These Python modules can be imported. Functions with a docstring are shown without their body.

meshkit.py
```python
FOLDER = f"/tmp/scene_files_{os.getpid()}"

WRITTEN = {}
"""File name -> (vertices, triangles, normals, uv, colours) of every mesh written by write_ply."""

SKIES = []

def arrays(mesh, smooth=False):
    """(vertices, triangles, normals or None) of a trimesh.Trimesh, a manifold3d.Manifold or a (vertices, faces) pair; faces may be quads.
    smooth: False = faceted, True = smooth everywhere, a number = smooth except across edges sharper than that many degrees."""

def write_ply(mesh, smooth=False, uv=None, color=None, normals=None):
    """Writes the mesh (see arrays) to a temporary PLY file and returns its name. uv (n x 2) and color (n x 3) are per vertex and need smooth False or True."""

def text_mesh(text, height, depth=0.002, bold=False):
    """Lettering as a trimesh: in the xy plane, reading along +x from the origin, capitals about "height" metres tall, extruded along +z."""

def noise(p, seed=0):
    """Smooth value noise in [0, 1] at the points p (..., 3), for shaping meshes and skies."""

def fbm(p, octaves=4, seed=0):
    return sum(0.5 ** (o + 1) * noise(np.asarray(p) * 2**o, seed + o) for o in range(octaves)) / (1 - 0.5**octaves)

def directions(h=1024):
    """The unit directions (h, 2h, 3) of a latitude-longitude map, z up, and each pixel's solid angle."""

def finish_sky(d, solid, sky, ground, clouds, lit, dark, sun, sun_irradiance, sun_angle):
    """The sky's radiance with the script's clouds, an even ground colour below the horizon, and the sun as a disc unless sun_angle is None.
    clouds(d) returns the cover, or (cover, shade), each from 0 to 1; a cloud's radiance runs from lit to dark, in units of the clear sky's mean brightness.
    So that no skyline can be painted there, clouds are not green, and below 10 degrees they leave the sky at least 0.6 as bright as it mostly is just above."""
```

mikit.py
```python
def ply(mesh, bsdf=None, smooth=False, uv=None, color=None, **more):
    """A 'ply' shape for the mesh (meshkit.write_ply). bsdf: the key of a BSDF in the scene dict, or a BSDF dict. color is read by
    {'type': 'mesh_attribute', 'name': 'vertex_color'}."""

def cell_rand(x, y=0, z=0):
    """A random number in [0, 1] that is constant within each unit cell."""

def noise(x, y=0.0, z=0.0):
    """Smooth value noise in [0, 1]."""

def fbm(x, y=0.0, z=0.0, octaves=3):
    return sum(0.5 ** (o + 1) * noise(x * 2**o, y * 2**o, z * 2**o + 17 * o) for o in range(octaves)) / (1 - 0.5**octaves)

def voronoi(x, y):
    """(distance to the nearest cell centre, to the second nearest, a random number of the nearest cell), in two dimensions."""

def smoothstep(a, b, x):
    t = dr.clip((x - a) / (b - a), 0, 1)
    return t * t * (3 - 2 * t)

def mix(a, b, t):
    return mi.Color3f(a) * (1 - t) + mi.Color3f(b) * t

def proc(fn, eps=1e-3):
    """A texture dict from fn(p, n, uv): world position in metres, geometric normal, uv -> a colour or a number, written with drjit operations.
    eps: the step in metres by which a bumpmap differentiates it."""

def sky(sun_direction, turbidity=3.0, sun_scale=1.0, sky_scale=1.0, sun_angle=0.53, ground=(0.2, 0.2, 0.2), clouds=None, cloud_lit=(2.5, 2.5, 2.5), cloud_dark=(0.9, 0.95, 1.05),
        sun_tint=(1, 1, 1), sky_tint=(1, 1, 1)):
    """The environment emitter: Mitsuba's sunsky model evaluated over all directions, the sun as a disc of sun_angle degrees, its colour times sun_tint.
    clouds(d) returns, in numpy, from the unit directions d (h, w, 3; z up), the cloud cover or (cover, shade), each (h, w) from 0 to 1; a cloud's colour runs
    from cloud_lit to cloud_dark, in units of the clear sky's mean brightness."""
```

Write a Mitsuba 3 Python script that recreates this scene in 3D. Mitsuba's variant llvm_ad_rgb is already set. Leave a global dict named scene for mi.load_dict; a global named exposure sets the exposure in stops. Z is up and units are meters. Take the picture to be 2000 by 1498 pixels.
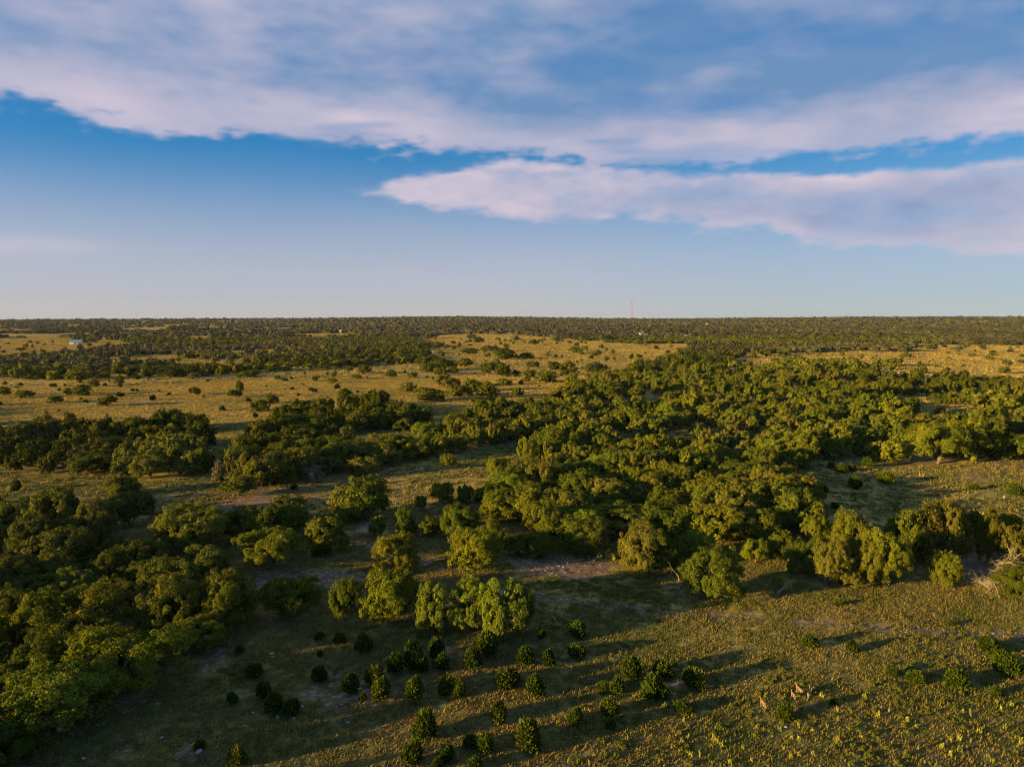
import math, numpy as np, trimesh, mitsuba as mi, drjit as dr, mikit, meshkit, manifold3d as m3
from scipy.spatial import cKDTree
import shapely
T = mi.ScalarTransform4f
scene, labels = {}, {}

# ------------------------------------------------------------------ camera, sky, exposure
CAM_H, FOC, HOR = 40.0, 1389.0, 626.0            # metres above the ground; focal length and level horizon in pixels of the 2000 x 1498 photograph
PITCH = math.atan((749 - HOR) / FOC)
exposure = 3.7
scene['camera'] = {'type': 'perspective', 'fov': math.degrees(2 * math.atan(1000 / FOC)), 'near_clip': 0.5, 'far_clip': 30000.0,
                   'to_world': T().look_at(origin=[0, 0, CAM_H], target=[0, 100 * math.cos(PITCH), CAM_H - 100 * math.sin(PITCH)], up=[0, 0, 1])}
SUN_EL = math.radians(8.5)
SUN = np.array([-19 / 20.8 * math.cos(SUN_EL), -8.5 / 20.8 * math.cos(SUN_EL), math.sin(SUN_EL)])


def px_dir(x, y):
    """Direction (east, north, up) of a point of the photograph."""
    a, b = (np.asarray(x, float) - 1000) / FOC, (749 - np.asarray(y, float)) / FOC
    c, s = math.cos(PITCH), math.sin(PITCH)
    return np.stack(np.broadcast_arrays(a, c + b * s, b * c - s), -1)


def px_azel(x, y):
    d = px_dir(x, y)
    return np.degrees(np.arctan2(d[..., 0], d[..., 1])), np.degrees(np.arctan2(d[..., 2], np.hypot(d[..., 0], d[..., 1])))


def sstep(a, b, x):
    t = np.clip((x - a) / (b - a), 0, 1)
    return t * t * (3 - 2 * t)


def curve(points):
    az, el = px_azel(*np.array(points, float).T)
    return lambda q: np.interp(q, az, el)


BANK_LOW = curve([(-600, 60), (-200, 165), (0, 205), (150, 232), (300, 252), (400, 264), (520, 272), (620, 280), (740, 287), (850, 294), (930, 300), (1000, 310), (1150, 330), (1500, 322), (1600, 306), (1700, 300), (1800, 294), (1900, 284), (2000, 272), (2300, 240)])
LENS_TOP = curve([(690, 374), (760, 358), (850, 342), (930, 318), (1000, 305), (1150, 318), (1350, 332), (1500, 338), (1650, 338), (1750, 334), (1850, 327), (1950, 312), (2000, 303), (2300, 270)])
LENS_LOW = curve([(690, 374), (720, 392), (800, 405), (900, 420), (1050, 432), (1180, 436), (1280, 428), (1350, 437), (1500, 443), (1540, 458), (1600, 480), (1680, 492), (1800, 494), (1950, 491), (2300, 500)])
AZ_TIP = float(px_azel(690, 374)[0])


def clouds(d):
    az, el = np.degrees(np.arctan2(d[..., 0], d[..., 1])), np.degrees(np.arcsin(np.clip(d[..., 2], -1, 1)))
    h = 1 / (np.maximum(d[..., 2], 0) + 0.10)
    q = np.stack([d[..., 0] * h, d[..., 1] * h, 0 * h], -1)                       # a layer overhead, seen in perspective
    a2 = np.stack([az / 7.0, el / 1.7, 0 * az], -1)
    n1, n2 = meshkit.fbm(a2 * [0.8, 0.7, 1] + 7, 5, 3), meshkit.fbm(a2 * [1.7, 1.15, 1] + 3, 5, 11)
    n0 = meshkit.fbm(np.stack([(az + 1.6 * el) / 12.0, (el - 0.10 * az) / 5.0, 0 * az], -1) + 2, 4, 5)
    n3 = meshkit.fbm(q * [1.6, 4.0, 1] + 5, 5, 21)
    n4 = meshkit.fbm(np.stack([(az + 0.9 * el) / 1.8, (el - 0.12 * az) / 0.6, 0 * az], -1) + 4, 4, 15)
    n5 = meshkit.fbm(np.stack([(az + 1.4 * el) / 0.95, (el - 0.16 * az) / 0.26, 0 * az], -1) + 8, 4, 25)
    fuzz = (n1 - 0.5) * 2.0 + (n2 - 0.5) * 1.4 + (n4 - 0.5) * 1.0 + (n5 - 0.5) * 0.8
    front = sstep(75, 55, np.abs(az))
    e = el + fuzz
    up = el - BANK_LOW(az)
    bank = sstep(-0.15, 0.75, e - BANK_LOW(az)) * (0.80 + 0.20 * sstep(0.2, 2.5, e - BANK_LOW(az)))
    gaps = sstep(0.34, 0.60, n3 + 0.16 * sstep(10, -10, az) + 0.02)               # the bank frays towards the right
    bank = bank * (0.58 + 0.42 * gaps)
    lens = sstep(-0.15, 1.0, e - LENS_LOW(az)) * sstep(-0.1, 0.6, LENS_TOP(az) - el + 0.5 * fuzz) * sstep(AZ_TIP - 0.3, AZ_TIP + 4.5, az + 2.2 * fuzz)
    waz, wel = px_azel(60, 480)
    wisp = 0.42 * np.exp(-((az - waz) / 4.2) ** 2 - ((el - wel - 0.5 * (n2 - 0.5)) / 0.6) ** 2) * sstep(0.35, 0.6, n2 + 0.15)
    cover = np.maximum(np.maximum(bank, lens * (0.58 + 0.42 * sstep(0.36, 0.60, 0.6 * n1 + 0.4 * n4 + 0.05 - 0.004 * np.clip(az, 0, 30)))), wisp)
    rest = sstep(0.47, 0.66, meshkit.fbm(q * [1.1, 1.1, 1] + 9, 5, 31)) * sstep(3, 14, el)   # the same broken layer all round
    cover = cover * front + rest * (1 - front)
    shade = 0.26 + 0.58 * sstep(0.3, 4.6, up + 2.2 * (n1 - 0.5)) + 0.75 * (n0 - 0.5) + 0.45 * (n2 - 0.5) + 0.18 * (n4 - 0.5) + 0.08 * (n5 - 0.5) + 0.12 * sstep(-20, 2, az) - 0.16 * sstep(-6, -32, az) - 0.10 * sstep(8, 24, az) * sstep(7, 2, up)
    m = np.clip((LENS_TOP(az) - el) / np.maximum(LENS_TOP(az) - LENS_LOW(az), 0.3), 0, 1)
    inner = 0.10 + 0.4 * (n0 - 0.5) + 0.50 * (n2 - 0.5) + 0.20 * (n4 - 0.5) + 0.12 * (n5 - 0.5) + 1.9 * m * (1 - m) * (0.25 + 0.75 * sstep(-2, 14, az))
    shade = np.clip(np.where(lens > bank, inner, shade), 0, 1)
    veil = (0.55 - 0.09 * sstep(-5, 25, az)) * sstep(13.2, 2.0, el + 0.8 * (n1 - 0.5)) ** 0.85                              # evening haze low over the land
    total = 1 - (1 - cover) * (1 - veil)
    shade = (shade * cover + 0.0 * veil * (1 - cover)) / np.maximum(total, 1e-6)
    return total, shade


scene['daylight'] = mikit.sky(SUN.tolist(), turbidity=3.0, sun_scale=1.13, sky_scale=1.0, clouds=clouds, cloud_lit=(4.10, 3.42, 3.80), cloud_dark=(0.80, 1.52, 2.75),
                              sun_tint=(0.90, 1.08, 1.10), sky_tint=(0.050, 0.275, 0.58), ground=(0.10, 0.09, 0.05))

# ------------------------------------------------------------------ materials
def V(*c):
    return mi.Color3f(*c)


def ground_color(p, n, uv):
    x, y = p.x, p.y
    big, mid, fine = mikit.fbm(x * 0.035, y * 0.035, 0, 3), mikit.fbm(x * 0.33, y * 0.33, 3, 4), mikit.fbm(x * 2.3, y * 2.3, 7, 3)
    bare = mikit.smoothstep(0.30, 0.62, uv.x + (mid - 0.5) * 0.85 + (fine - 0.5) * 0.65)
    green = mikit.smoothstep(0.25, 0.75, uv.y + (big - 0.5) * 0.9 + (mid - 0.5) * 0.9)
    grass = mikit.mix(V(0.42, 0.30, 0.085), V(0.180, 0.158, 0.042), green)
    grass = mikit.mix(grass, V(0.27, 0.18, 0.080), 0.5 * mikit.smoothstep(0.55, 0.75, mid))
    dirt = mikit.mix(V(0.205, 0.125, 0.070), V(0.285, 0.205, 0.135), mikit.smoothstep(0.4, 0.7, fine))
    return mikit.mix(grass, dirt, bare) * (0.70 + 0.6 * fine)


def leaf_color(a, b, c, scale=0.11):
    """Leaves: tone by leaf (uv.x), by tree (smooth noise over the ground) and bark where uv.y is negative."""
    def fn(p, n, uv):
        t = mikit.noise(p.x * scale, p.y * scale, 5.0)
        t2 = mikit.noise(p.x * scale * 0.9 + 40, p.y * scale * 0.9, 9.0)
        t3 = mikit.smoothstep(0.35, 0.65, mikit.fbm(p.x * 0.011, p.y * 0.011, 2.0, 3))      # stands of darker and of greyer trees
        t4 = mikit.smoothstep(0.40, 0.62, mikit.fbm(p.x * 0.0042 + 9, p.y * 0.0042, 4.0, 3))
        col = mikit.mix(mikit.mix(V(*a), V(*b), mikit.smoothstep(0.25, 0.75, t)), V(*c), mikit.smoothstep(0.5, 0.9, t2)) * (0.6 + 0.8 * uv.x)
        lum = mi.luminance(col)
        away = mikit.smoothstep(500.0, 2200.0, p.y) * 0.25     # leaf colour painted darker with distance, toward a hazy far tone
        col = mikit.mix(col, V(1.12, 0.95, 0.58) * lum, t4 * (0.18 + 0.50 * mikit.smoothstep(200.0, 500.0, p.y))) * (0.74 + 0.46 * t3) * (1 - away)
        return mi.Color3f(dr.select(uv.y < 0, V(0.12, 0.10, 0.08), col))
    return fn


def blade_color(a, b, c, scale):
    def fn(p, n, uv):
        t = mikit.smoothstep(0.30, 0.70, 0.45 * mikit.noise(p.x * scale, p.y * scale, 5.0) + 0.55 * uv.y)
        t2 = mikit.smoothstep(0.55, 0.85, mikit.fbm(p.x * 0.045, p.y * 0.045, 3.0, 2) + 0.25 * (uv.y - 0.5))
        return mikit.mix(mikit.mix(V(*a), V(*b), t), V(*c), t2) * (0.68 + 0.64 * uv.x)
    return fn


def blade_bsdf(name, a, b, c, scale):
    scene[name] = {'type': 'principledthin', 'base_color': mikit.proc(blade_color(a, b, c, scale)), 'roughness': 0.7, 'spec_trans': 0.0, 'diff_trans': 0.5, 'eta': 1.3}


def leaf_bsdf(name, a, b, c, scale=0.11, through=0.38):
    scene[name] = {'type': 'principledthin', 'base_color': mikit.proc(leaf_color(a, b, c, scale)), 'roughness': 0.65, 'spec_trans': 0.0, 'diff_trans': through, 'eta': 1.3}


def plain(name, *c, rough=None):
    scene[name] = {'type': 'twosided', 'bsdf': {'type': 'diffuse', 'reflectance': {'type': 'rgb', 'value': list(c)}}}


scene['ground_material'] = {'type': 'twosided', 'bsdf': {'type': 'diffuse', 'reflectance': mikit.proc(ground_color)}}
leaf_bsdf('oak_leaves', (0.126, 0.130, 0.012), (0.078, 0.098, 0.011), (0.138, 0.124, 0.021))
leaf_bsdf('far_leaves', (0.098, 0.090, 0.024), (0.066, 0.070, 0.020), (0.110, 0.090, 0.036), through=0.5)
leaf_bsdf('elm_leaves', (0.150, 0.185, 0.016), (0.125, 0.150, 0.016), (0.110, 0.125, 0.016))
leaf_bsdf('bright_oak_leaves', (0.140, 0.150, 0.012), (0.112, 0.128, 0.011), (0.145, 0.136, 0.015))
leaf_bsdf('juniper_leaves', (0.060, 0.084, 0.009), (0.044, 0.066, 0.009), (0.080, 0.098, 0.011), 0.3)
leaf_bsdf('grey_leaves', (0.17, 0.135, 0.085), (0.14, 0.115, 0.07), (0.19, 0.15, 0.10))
blade_bsdf('grass_blades', (0.30, 0.225, 0.068), (0.140, 0.150, 0.024), (0.25, 0.190, 0.055), 0.16)
blade_bsdf('straw_blades', (0.47, 0.335, 0.095), (0.33, 0.255, 0.065), (0.26, 0.21, 0.055), 0.03)
plain('bark', 0.15, 0.12, 0.095)
plain('pale_bark', 0.30, 0.24, 0.18)


# ------------------------------------------------------------------ the lie of the land
RIDGE_AZ, RIDGE_Z = px_azel(np.array([-400, 0, 300, 620, 780, 900, 1050, 1240, 1330, 1500, 1700, 1900, 2000, 2400]), 620 + 0 * np.arange(14.))[0], np.array([36, 38, 44, 50, 58, 60, 56, 45, 46, 52, 58, 55, 54, 48.])


def land(x, y):
    x, y = np.asarray(x, float), np.asarray(y, float)
    r, az = np.hypot(x, y), np.degrees(np.arctan2(x, y))
    p = np.stack([x, y, 0 * x], -1)
    z = 0.5 * (meshkit.fbm(p / 22, 2, 1) - 0.5) + 2.4 * (meshkit.fbm(p / 130, 2, 2) - 0.5) * sstep(120, 400, r)
    z = z + np.interp(az, RIDGE_AZ, RIDGE_Z) * sstep(1400, 5400, r) * (1 - 0.9 * sstep(6200, 9000, r))
    return z + 9 * (meshkit.fbm(p / 520, 3, 4) - 0.5) * sstep(900, 2500, r)


def at(x, y, ground=land):
    """Where the sight line through a point of the photograph meets the land."""
    d = px_dir(x, y)
    z = np.zeros(np.broadcast(x, y).shape)
    for _ in range(24):
        t = (CAM_H - z) / np.maximum(-d[..., 2], 1e-4)
        X, Y = d[..., 0] * t, d[..., 1] * t
        z = 0.5 * z + 0.5 * ground(X, Y)
    return X, Y


def to_px(X, Y, Z):
    c, s = math.cos(PITCH), math.sin(PITCH)
    dz = np.asarray(Z) - CAM_H
    w, v = Y * c - dz * s, Y * s + dz * c
    return 1000 + FOC * X / w, 749 - FOC * v / w


ORIGIN = {'A': (0, 600), 'B': (650, 600), 'C': (1300, 600), 'D': (0, 900), 'E': (650, 900), 'F': (1300, 900), 'G': (0, 1200), 'H': (650, 1200), 'I': (1300, 1200)}


def survey(tile, cx, top, base, w):
    """One plant measured on the photograph: its place on the land, its width and its height in metres."""
    ox, oy = ORIGIN[tile]
    X, Y = at(ox + 0.35 * cx, oy + 0.35 * base)
    X, Y, z = float(X), float(Y), float(land(X, Y))
    d = px_dir(ox + 0.35 * cx, oy + 0.35 * top)
    height = CAM_H + d[2] * Y / d[1] - z
    width = 0.35 * w / FOC * (Y * math.cos(PITCH) + (CAM_H - z) * math.sin(PITCH))
    return X, Y, z, width, height


# fields and woods as closed outlines on the land
def outline(points):
    p = shapely.Polygon(np.stack(at(*np.array(points, float).T), -1)).buffer(0)
    shapely.prepare(p)
    return p


WOODS = {
    'left grove': [(0, 859), (126, 842), (245, 845), (350, 831), (455, 842), (441, 852), (392, 880), (413, 936), (245, 938), (210, 915), (196, 931), (35, 920), (-60, 915), (-60, 859)],
    'middle grove': [(500, 850), (560, 812), (650, 800), (716, 790), (800, 813), (846, 828), (930, 826), (940, 796), (975, 796), (1087, 810), (1140, 789), (1084, 842), (1000, 866), (930, 880), (860, 897), (755, 912), (678, 908), (665, 925), (577, 936), (455, 946), (451, 901), (490, 870)],
    'right grove': [(1115, 760), (1140, 757), (1245, 727), (1350, 709), (1405, 713), (1454, 740), (1545, 718), (1615, 727), (1678, 722), (1710, 747), (1825, 746), (1895, 753), (1881, 779), (1947, 762), (2060, 779), (2160, 800), (2160, 880), (1937, 890), (1825, 901), (1769, 896), (1685, 884), (1597, 901), (1545, 922), (1480, 960), (1400, 975), (1300, 960), (1200, 930), (1130, 915), (1060, 935), (1040, 900), (1060, 870), (1110, 850), (1090, 830), (1130, 800)],
    'central grove': [(1010, 940), (1060, 930), (1130, 915), (1200, 930), (1300, 960), (1400, 975), (1480, 960), (1545, 950), (1570, 1000), (1540, 1045), (1440, 1060), (1330, 1060), (1200, 1050), (1100, 1050), (1000, 1030), (960, 1000), (990, 960)],
    'left wood': [(-150, 1010), (30, 1020), (180, 1020), (230, 1070), (240, 1130), (380, 1150), (430, 1160), (440, 1230), (360, 1290), (310, 1370), (180, 1440), (0, 1490), (-300, 1600), (-500, 1400), (-300, 1100)],
}
CLEARINGS = [[(1783, 795), (1900, 790), (1937, 815), (1880, 832), (1783, 832)], [(1175, 843), (1275, 848), (1280, 885), (1195, 890)], [(1310, 831), (1415, 835), (1415, 856), (1310, 856)]]
FIELDS = [
    [(-150, 738), (140, 743), (196, 738), (420, 734), (480, 728), (600, 722), (730, 719), (800, 722), (870, 735), (920, 742), (1000, 745), (1060, 748), (1115, 754), (1130, 800), (1087, 808), (975, 790), (940, 792), (930, 824), (846, 826), (800, 811), (716, 788), (650, 796), (560, 810), (500, 850), (392, 880), (441, 852), (455, 842), (350, 831), (245, 845), (126, 842), (-150, 860)],
    [(808, 656), (900, 652), (1000, 653), (1090, 660), (1160, 668), (1240, 672), (1350, 672), (1340, 690), (1245, 722), (1140, 752), (1060, 748), (1000, 745), (920, 742), (870, 735), (830, 700), (860, 676), (810, 670)],
    [(1420, 700), (1500, 692), (1590, 690), (1650, 685), (1760, 688), (1790, 674), (1900, 674), (2160, 676), (2160, 785), (1947, 755), (1890, 745), (1825, 740), (1710, 740), (1678, 715), (1615, 715), (1545, 710), (1454, 725), (1430, 712)],
    [(-150, 662), (100, 661), (160, 670), (235, 665), (265, 676), (150, 692), (60, 700), (-150, 705)],
    [(-100, 643), (60, 643), (60, 648), (-100, 648)], [(245, 640), (290, 640), (290, 643), (245, 643)], [(380, 638), (450, 637.5), (450, 642), (380, 642)],
    [(230, 641), (330, 641), (330, 648), (230, 648)], [(500, 640), (600, 640), (600, 645), (500, 645)], [(560, 652), (690, 651), (690, 657), (560, 657)],
    [(1180, 665), (1290, 666), (1290, 670), (1180, 669)], [(180, 700), (330, 696), (420, 706), (380, 712), (200, 710)], [(470, 684), (560, 682), (560, 690), (470, 692)],
]
WOODS_P = {k: outline(v) for k, v in WOODS.items()}
CLEAR_P, FIELD_P = [outline(c) for c in CLEARINGS], [outline(f) for f in FIELDS]
SPOTS = {'barn': (149, 672.5), 'houses': [(1252, 657), (1340, 661), (1914, 634), (1380, 634.5), (666, 650)], 'blind': (848, 695)}
for hx, hy in SPOTS['houses'] + [SPOTS['barn']]:
    gx, gy = (float(q) for q in at(hx, hy))
    ux, uy = gx / math.hypot(gx, gy), gy / math.hypot(gx, gy)
    p = shapely.LineString([(gx + 14 * ux, gy + 14 * uy), (gx - 85 * ux, gy - 85 * uy)]).buffer(13, cap_style='flat')
    shapely.prepare(p)
    CLEAR_P.append(p)
NEAR_LIMIT = 345.0                                    # nearer than this, woods stand only inside their outlines


def wooded(X, Y):
    r = np.hypot(X, Y)
    inside = np.zeros(len(X), bool)
    for w in WOODS_P.values():
        inside |= shapely.contains_xy(w, X, Y)
    field = np.zeros(len(X), bool)
    for f in FIELD_P:
        field |= shapely.contains_xy(f, X, Y)
    n = meshkit.fbm(np.stack([X / 90, Y / 90, 0 * X], -1), 3, 8) + 0.25 * (meshkit.fbm(np.stack([X / 400, Y / 400, 0 * X], -1), 2, 15) - .5)
    left = sstep(-5, -30, np.degrees(np.arctan2(X, Y)))
    far = (r > NEAR_LIMIT) & ~field & (n > 0.35 + 0.13 * left)
    inside = inside | far
    lanes = meshkit.fbm(np.stack([(X + 0.4 * Y) / 52, (Y - 0.45 * X) / 22, 0 * X], -1), 3, 19)       # grass lanes between the rows of trees
    inside &= (r > 900) | (lanes > 0.30 + 0.145 * sstep(140, 260, r))
    for c in CLEAR_P:
        inside &= ~shapely.contains_xy(c, X, Y)
    return inside


# ------------------------------------------------------------------ building plants
def tube(pts, radii, sides=6):
    p = np.asarray(pts, float)
    t = np.gradient(p, axis=0)
    t /= np.linalg.norm(t, axis=1, keepdims=True) + 1e-12
    a = np.cross(t, np.where(np.abs(t[:, 2:]) < 0.9, [0, 0, 1.0], [1.0, 0, 0]))
    a /= np.linalg.norm(a, axis=1, keepdims=True) + 1e-12
    b, ang = np.cross(t, a), np.arange(sides) * 2 * np.pi / sides
    v = p[:, None] + np.broadcast_to(radii, (len(p),))[:, None, None] * (np.cos(ang)[None, :, None] * a[:, None] + np.sin(ang)[None, :, None] * b[:, None])
    i, j = np.meshgrid(np.arange(len(p) - 1), np.arange(sides), indexing='ij')
    q = np.stack([i * sides + j, i * sides + (j + 1) % sides, (i + 1) * sides + (j + 1) % sides, (i + 1) * sides + j], -1).reshape(-1, 4)
    return v.reshape(-1, 3), np.vstack([q[:, [0, 1, 2]], q[:, [0, 2, 3]]])


def join(parts):
    vs, fs, n = [], [], 0
    for v, f in parts:
        vs.append(v); fs.append(f + n); n += len(v)
    return np.vstack(vs), np.vstack(fs)


def unit(v):
    return v / (np.linalg.norm(v, axis=-1, keepdims=True) + 1e-12)


def balls(rng, n):
    return unit(rng.normal(size=(n, 3)))


def leaves(rng, P, N, size, aspect=0.75, tri=False):
    """One facet of foliage at each point P, facing about N."""
    n = len(P)
    t = unit(np.cross(N, balls(rng, n)))
    b = np.cross(N, t)
    s = (size * rng.uniform(0.6, 1.4, n))[:, None]
    k = aspect * rng.uniform(0.7, 1.2, n)[:, None]
    if tri:
        v = np.stack([P + t * s, P - 0.6 * t * s + b * s * k, P - 0.6 * t * s - b * s * k], 1)
        f = np.arange(3 * n).reshape(-1, 3)
    else:
        lift = N * s * 0.22
        v = np.stack([P + t * s - lift, P + b * s * k + lift, P - t * s - lift, P - b * s * k + lift], 1)
        i = np.arange(n)[:, None] * 4
        f = np.vstack([i + [0, 1, 3], i + [1, 2, 3]])
    m = v.shape[1]
    u = np.repeat(rng.uniform(0, 1, n), m)
    return v.reshape(-1, 3), f, np.stack([u, np.repeat(np.clip(P[:, 2] / 10, 0.01, 1), m)], -1)


def oak_shape(rng, R, H, base, lobes, blobs, upright=0.0):
    """Where a crown's clumps sit: (centres, radii)."""
    L, LR = [[0, 0, base + 0.50 * (H - base)]], [0.60 * R]
    for k in range(lobes):
        a = 2 * math.pi * (k + rng.uniform(-0.3, 0.3)) / lobes
        d = rng.uniform(0.40, 0.56) * R
        L.append([d * math.cos(a), d * math.sin(a), base + rng.uniform(0.26, 0.62) * (H - base)])
        LR.append(rng.uniform(0.40, 0.58) * R)
    L, LR = np.array(L), np.array(LR)
    vz = 0.5 * (H - base) / (0.62 * R) * rng.uniform(0.85, 1.1, len(L)) * (1 + upright)
    C = []
    while len(C) < blobs:
        k = rng.integers(len(L))
        d = balls(rng, 1)[0]
        if d[2] < -0.75:
            continue
        c = L[k] + d * LR[k] * [0.88, 0.88, 0.88 * vz[k]]
        e = (c - L) / (LR[:, None] * np.stack([np.ones_like(vz), np.ones_like(vz), vz], -1))
        if c[2] > base * 0.6 + 0.25 and (np.linalg.norm(e, axis=1) > 0.80).all() and c[2] < H * 0.97:
            C.append(c)
    C = np.array(C)
    return C, R * rng.uniform(0.12, 0.23, len(C))


def crown(rng, C, CR, leaf, n, tri=False, core=None, spread=0.55):
    """Facets over every clump, thinned where clumps overlap; some inside to close the crown."""
    if not tri:
        d = balls(rng, 4 * len(C))
        C = np.vstack([C, np.repeat(C, 4, 0) + d * np.repeat(CR, 4)[:, None] * rng.uniform(0.65, 1.30, len(d))[:, None]])
        CR = np.concatenate([CR * 0.74, np.repeat(CR, 4) * rng.uniform(0.24, 0.52, len(d))])
    w = CR ** 2
    k = rng.choice(len(C), size=int(n * 2.0), p=w / w.sum())
    d = balls(rng, len(k))
    mid = C.mean(0) - [0, 0, 0.8]
    out = unit(C[k] - mid)
    keep = (d * out).sum(1) + 0.5 * d[:, 2] > -0.55
    k, d, out = k[keep], d[keep], out[keep]
    P = C[k] + d * (CR[k] * (0.30 + 0.98 * np.sqrt(rng.uniform(0, 1, len(k)))))[:, None] * [1, 1, 0.85]
    near = cKDTree(C).query(P, k=min(6, len(C)))
    depth = np.where(near[1] == k[:, None], 9, near[0] / CR[near[1]])
    P, d, out = (x[depth.min(1) > 0.50] for x in (P, d, out))
    P, d, out = P[:n], d[:n], out[:n]
    N = unit(0.65 * d + 0.45 * out + [0, 0, 0.15] + spread * rng.normal(size=P.shape) * 0.6)
    parts = [leaves(rng, P, N, leaf, tri=tri)]
    m = n // 8
    Q = mid + (C[rng.integers(len(C), size=m)] - mid) * rng.uniform(0.45, 0.85, m)[:, None]
    parts.append(leaves(rng, Q, balls(rng, m), leaf * 2.2, tri=tri))
    v, f = join([p[:2] for p in parts])
    return v, f, np.vstack([p[2] for p in parts])


def limbs(rng, C, CR, base, r0, stems=1, count=14, sides=6, foot=(0, 0)):
    """A tapered trunk (or several stems) that forks into limbs reaching for the clumps."""
    out = []
    fx, fy = foot
    for s in range(stems):
        a = rng.uniform(0, 2 * math.pi)
        off = np.array([math.cos(a), math.sin(a), 0]) * (0.35 * (stems > 1))
        fork = np.array([fx, fy, 0]) + off * 3 + [rng.normal() * 0.25, rng.normal() * 0.25, base * rng.uniform(0.75, 1.1)]
        foot0 = np.array([fx, fy, -0.4]) + off
        bend = (foot0 + fork) / 2 + rng.normal(size=3) * [0.18, 0.18, 0]
        q = np.linspace(0, 1, 6)[:, None]
        path = (1 - q) ** 2 * foot0 + 2 * q * (1 - q) * bend + q ** 2 * fork
        r = r0 / math.sqrt(stems)
        out.append(tube(path, r * (1.35 - 0.55 * q[:, 0] + 0.5 * (1 - q[:, 0]) ** 6), sides))
        pick = rng.permutation(len(C))[: max(3, count // stems)]
        for c in C[pick]:
            m = fork + (c - fork) * 0.5 + [0, 0, -0.10 * np.linalg.norm(c - fork)] + rng.normal(size=3) * 0.25
            q = np.linspace(0, 1, 6)[:, None]
            path = (1 - q) ** 2 * fork + 2 * q * (1 - q) * m + q ** 2 * c
            path[1:-1] += rng.normal(size=(4, 3)) * 0.10
            out.append(tube(path, r * (0.62 - 0.52 * q[:, 0]), max(4, sides - 1)))
            for _ in range(2):
                tip = c + balls(rng, 1)[0] * R_TWIG
                out.append(tube([path[3], (path[3] + tip) / 2 + rng.normal(size=3) * 0.15, tip], r * np.array([0.22, 0.15, 0.05]), 4))
    return join(out)


R_TWIG = 1.1


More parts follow.
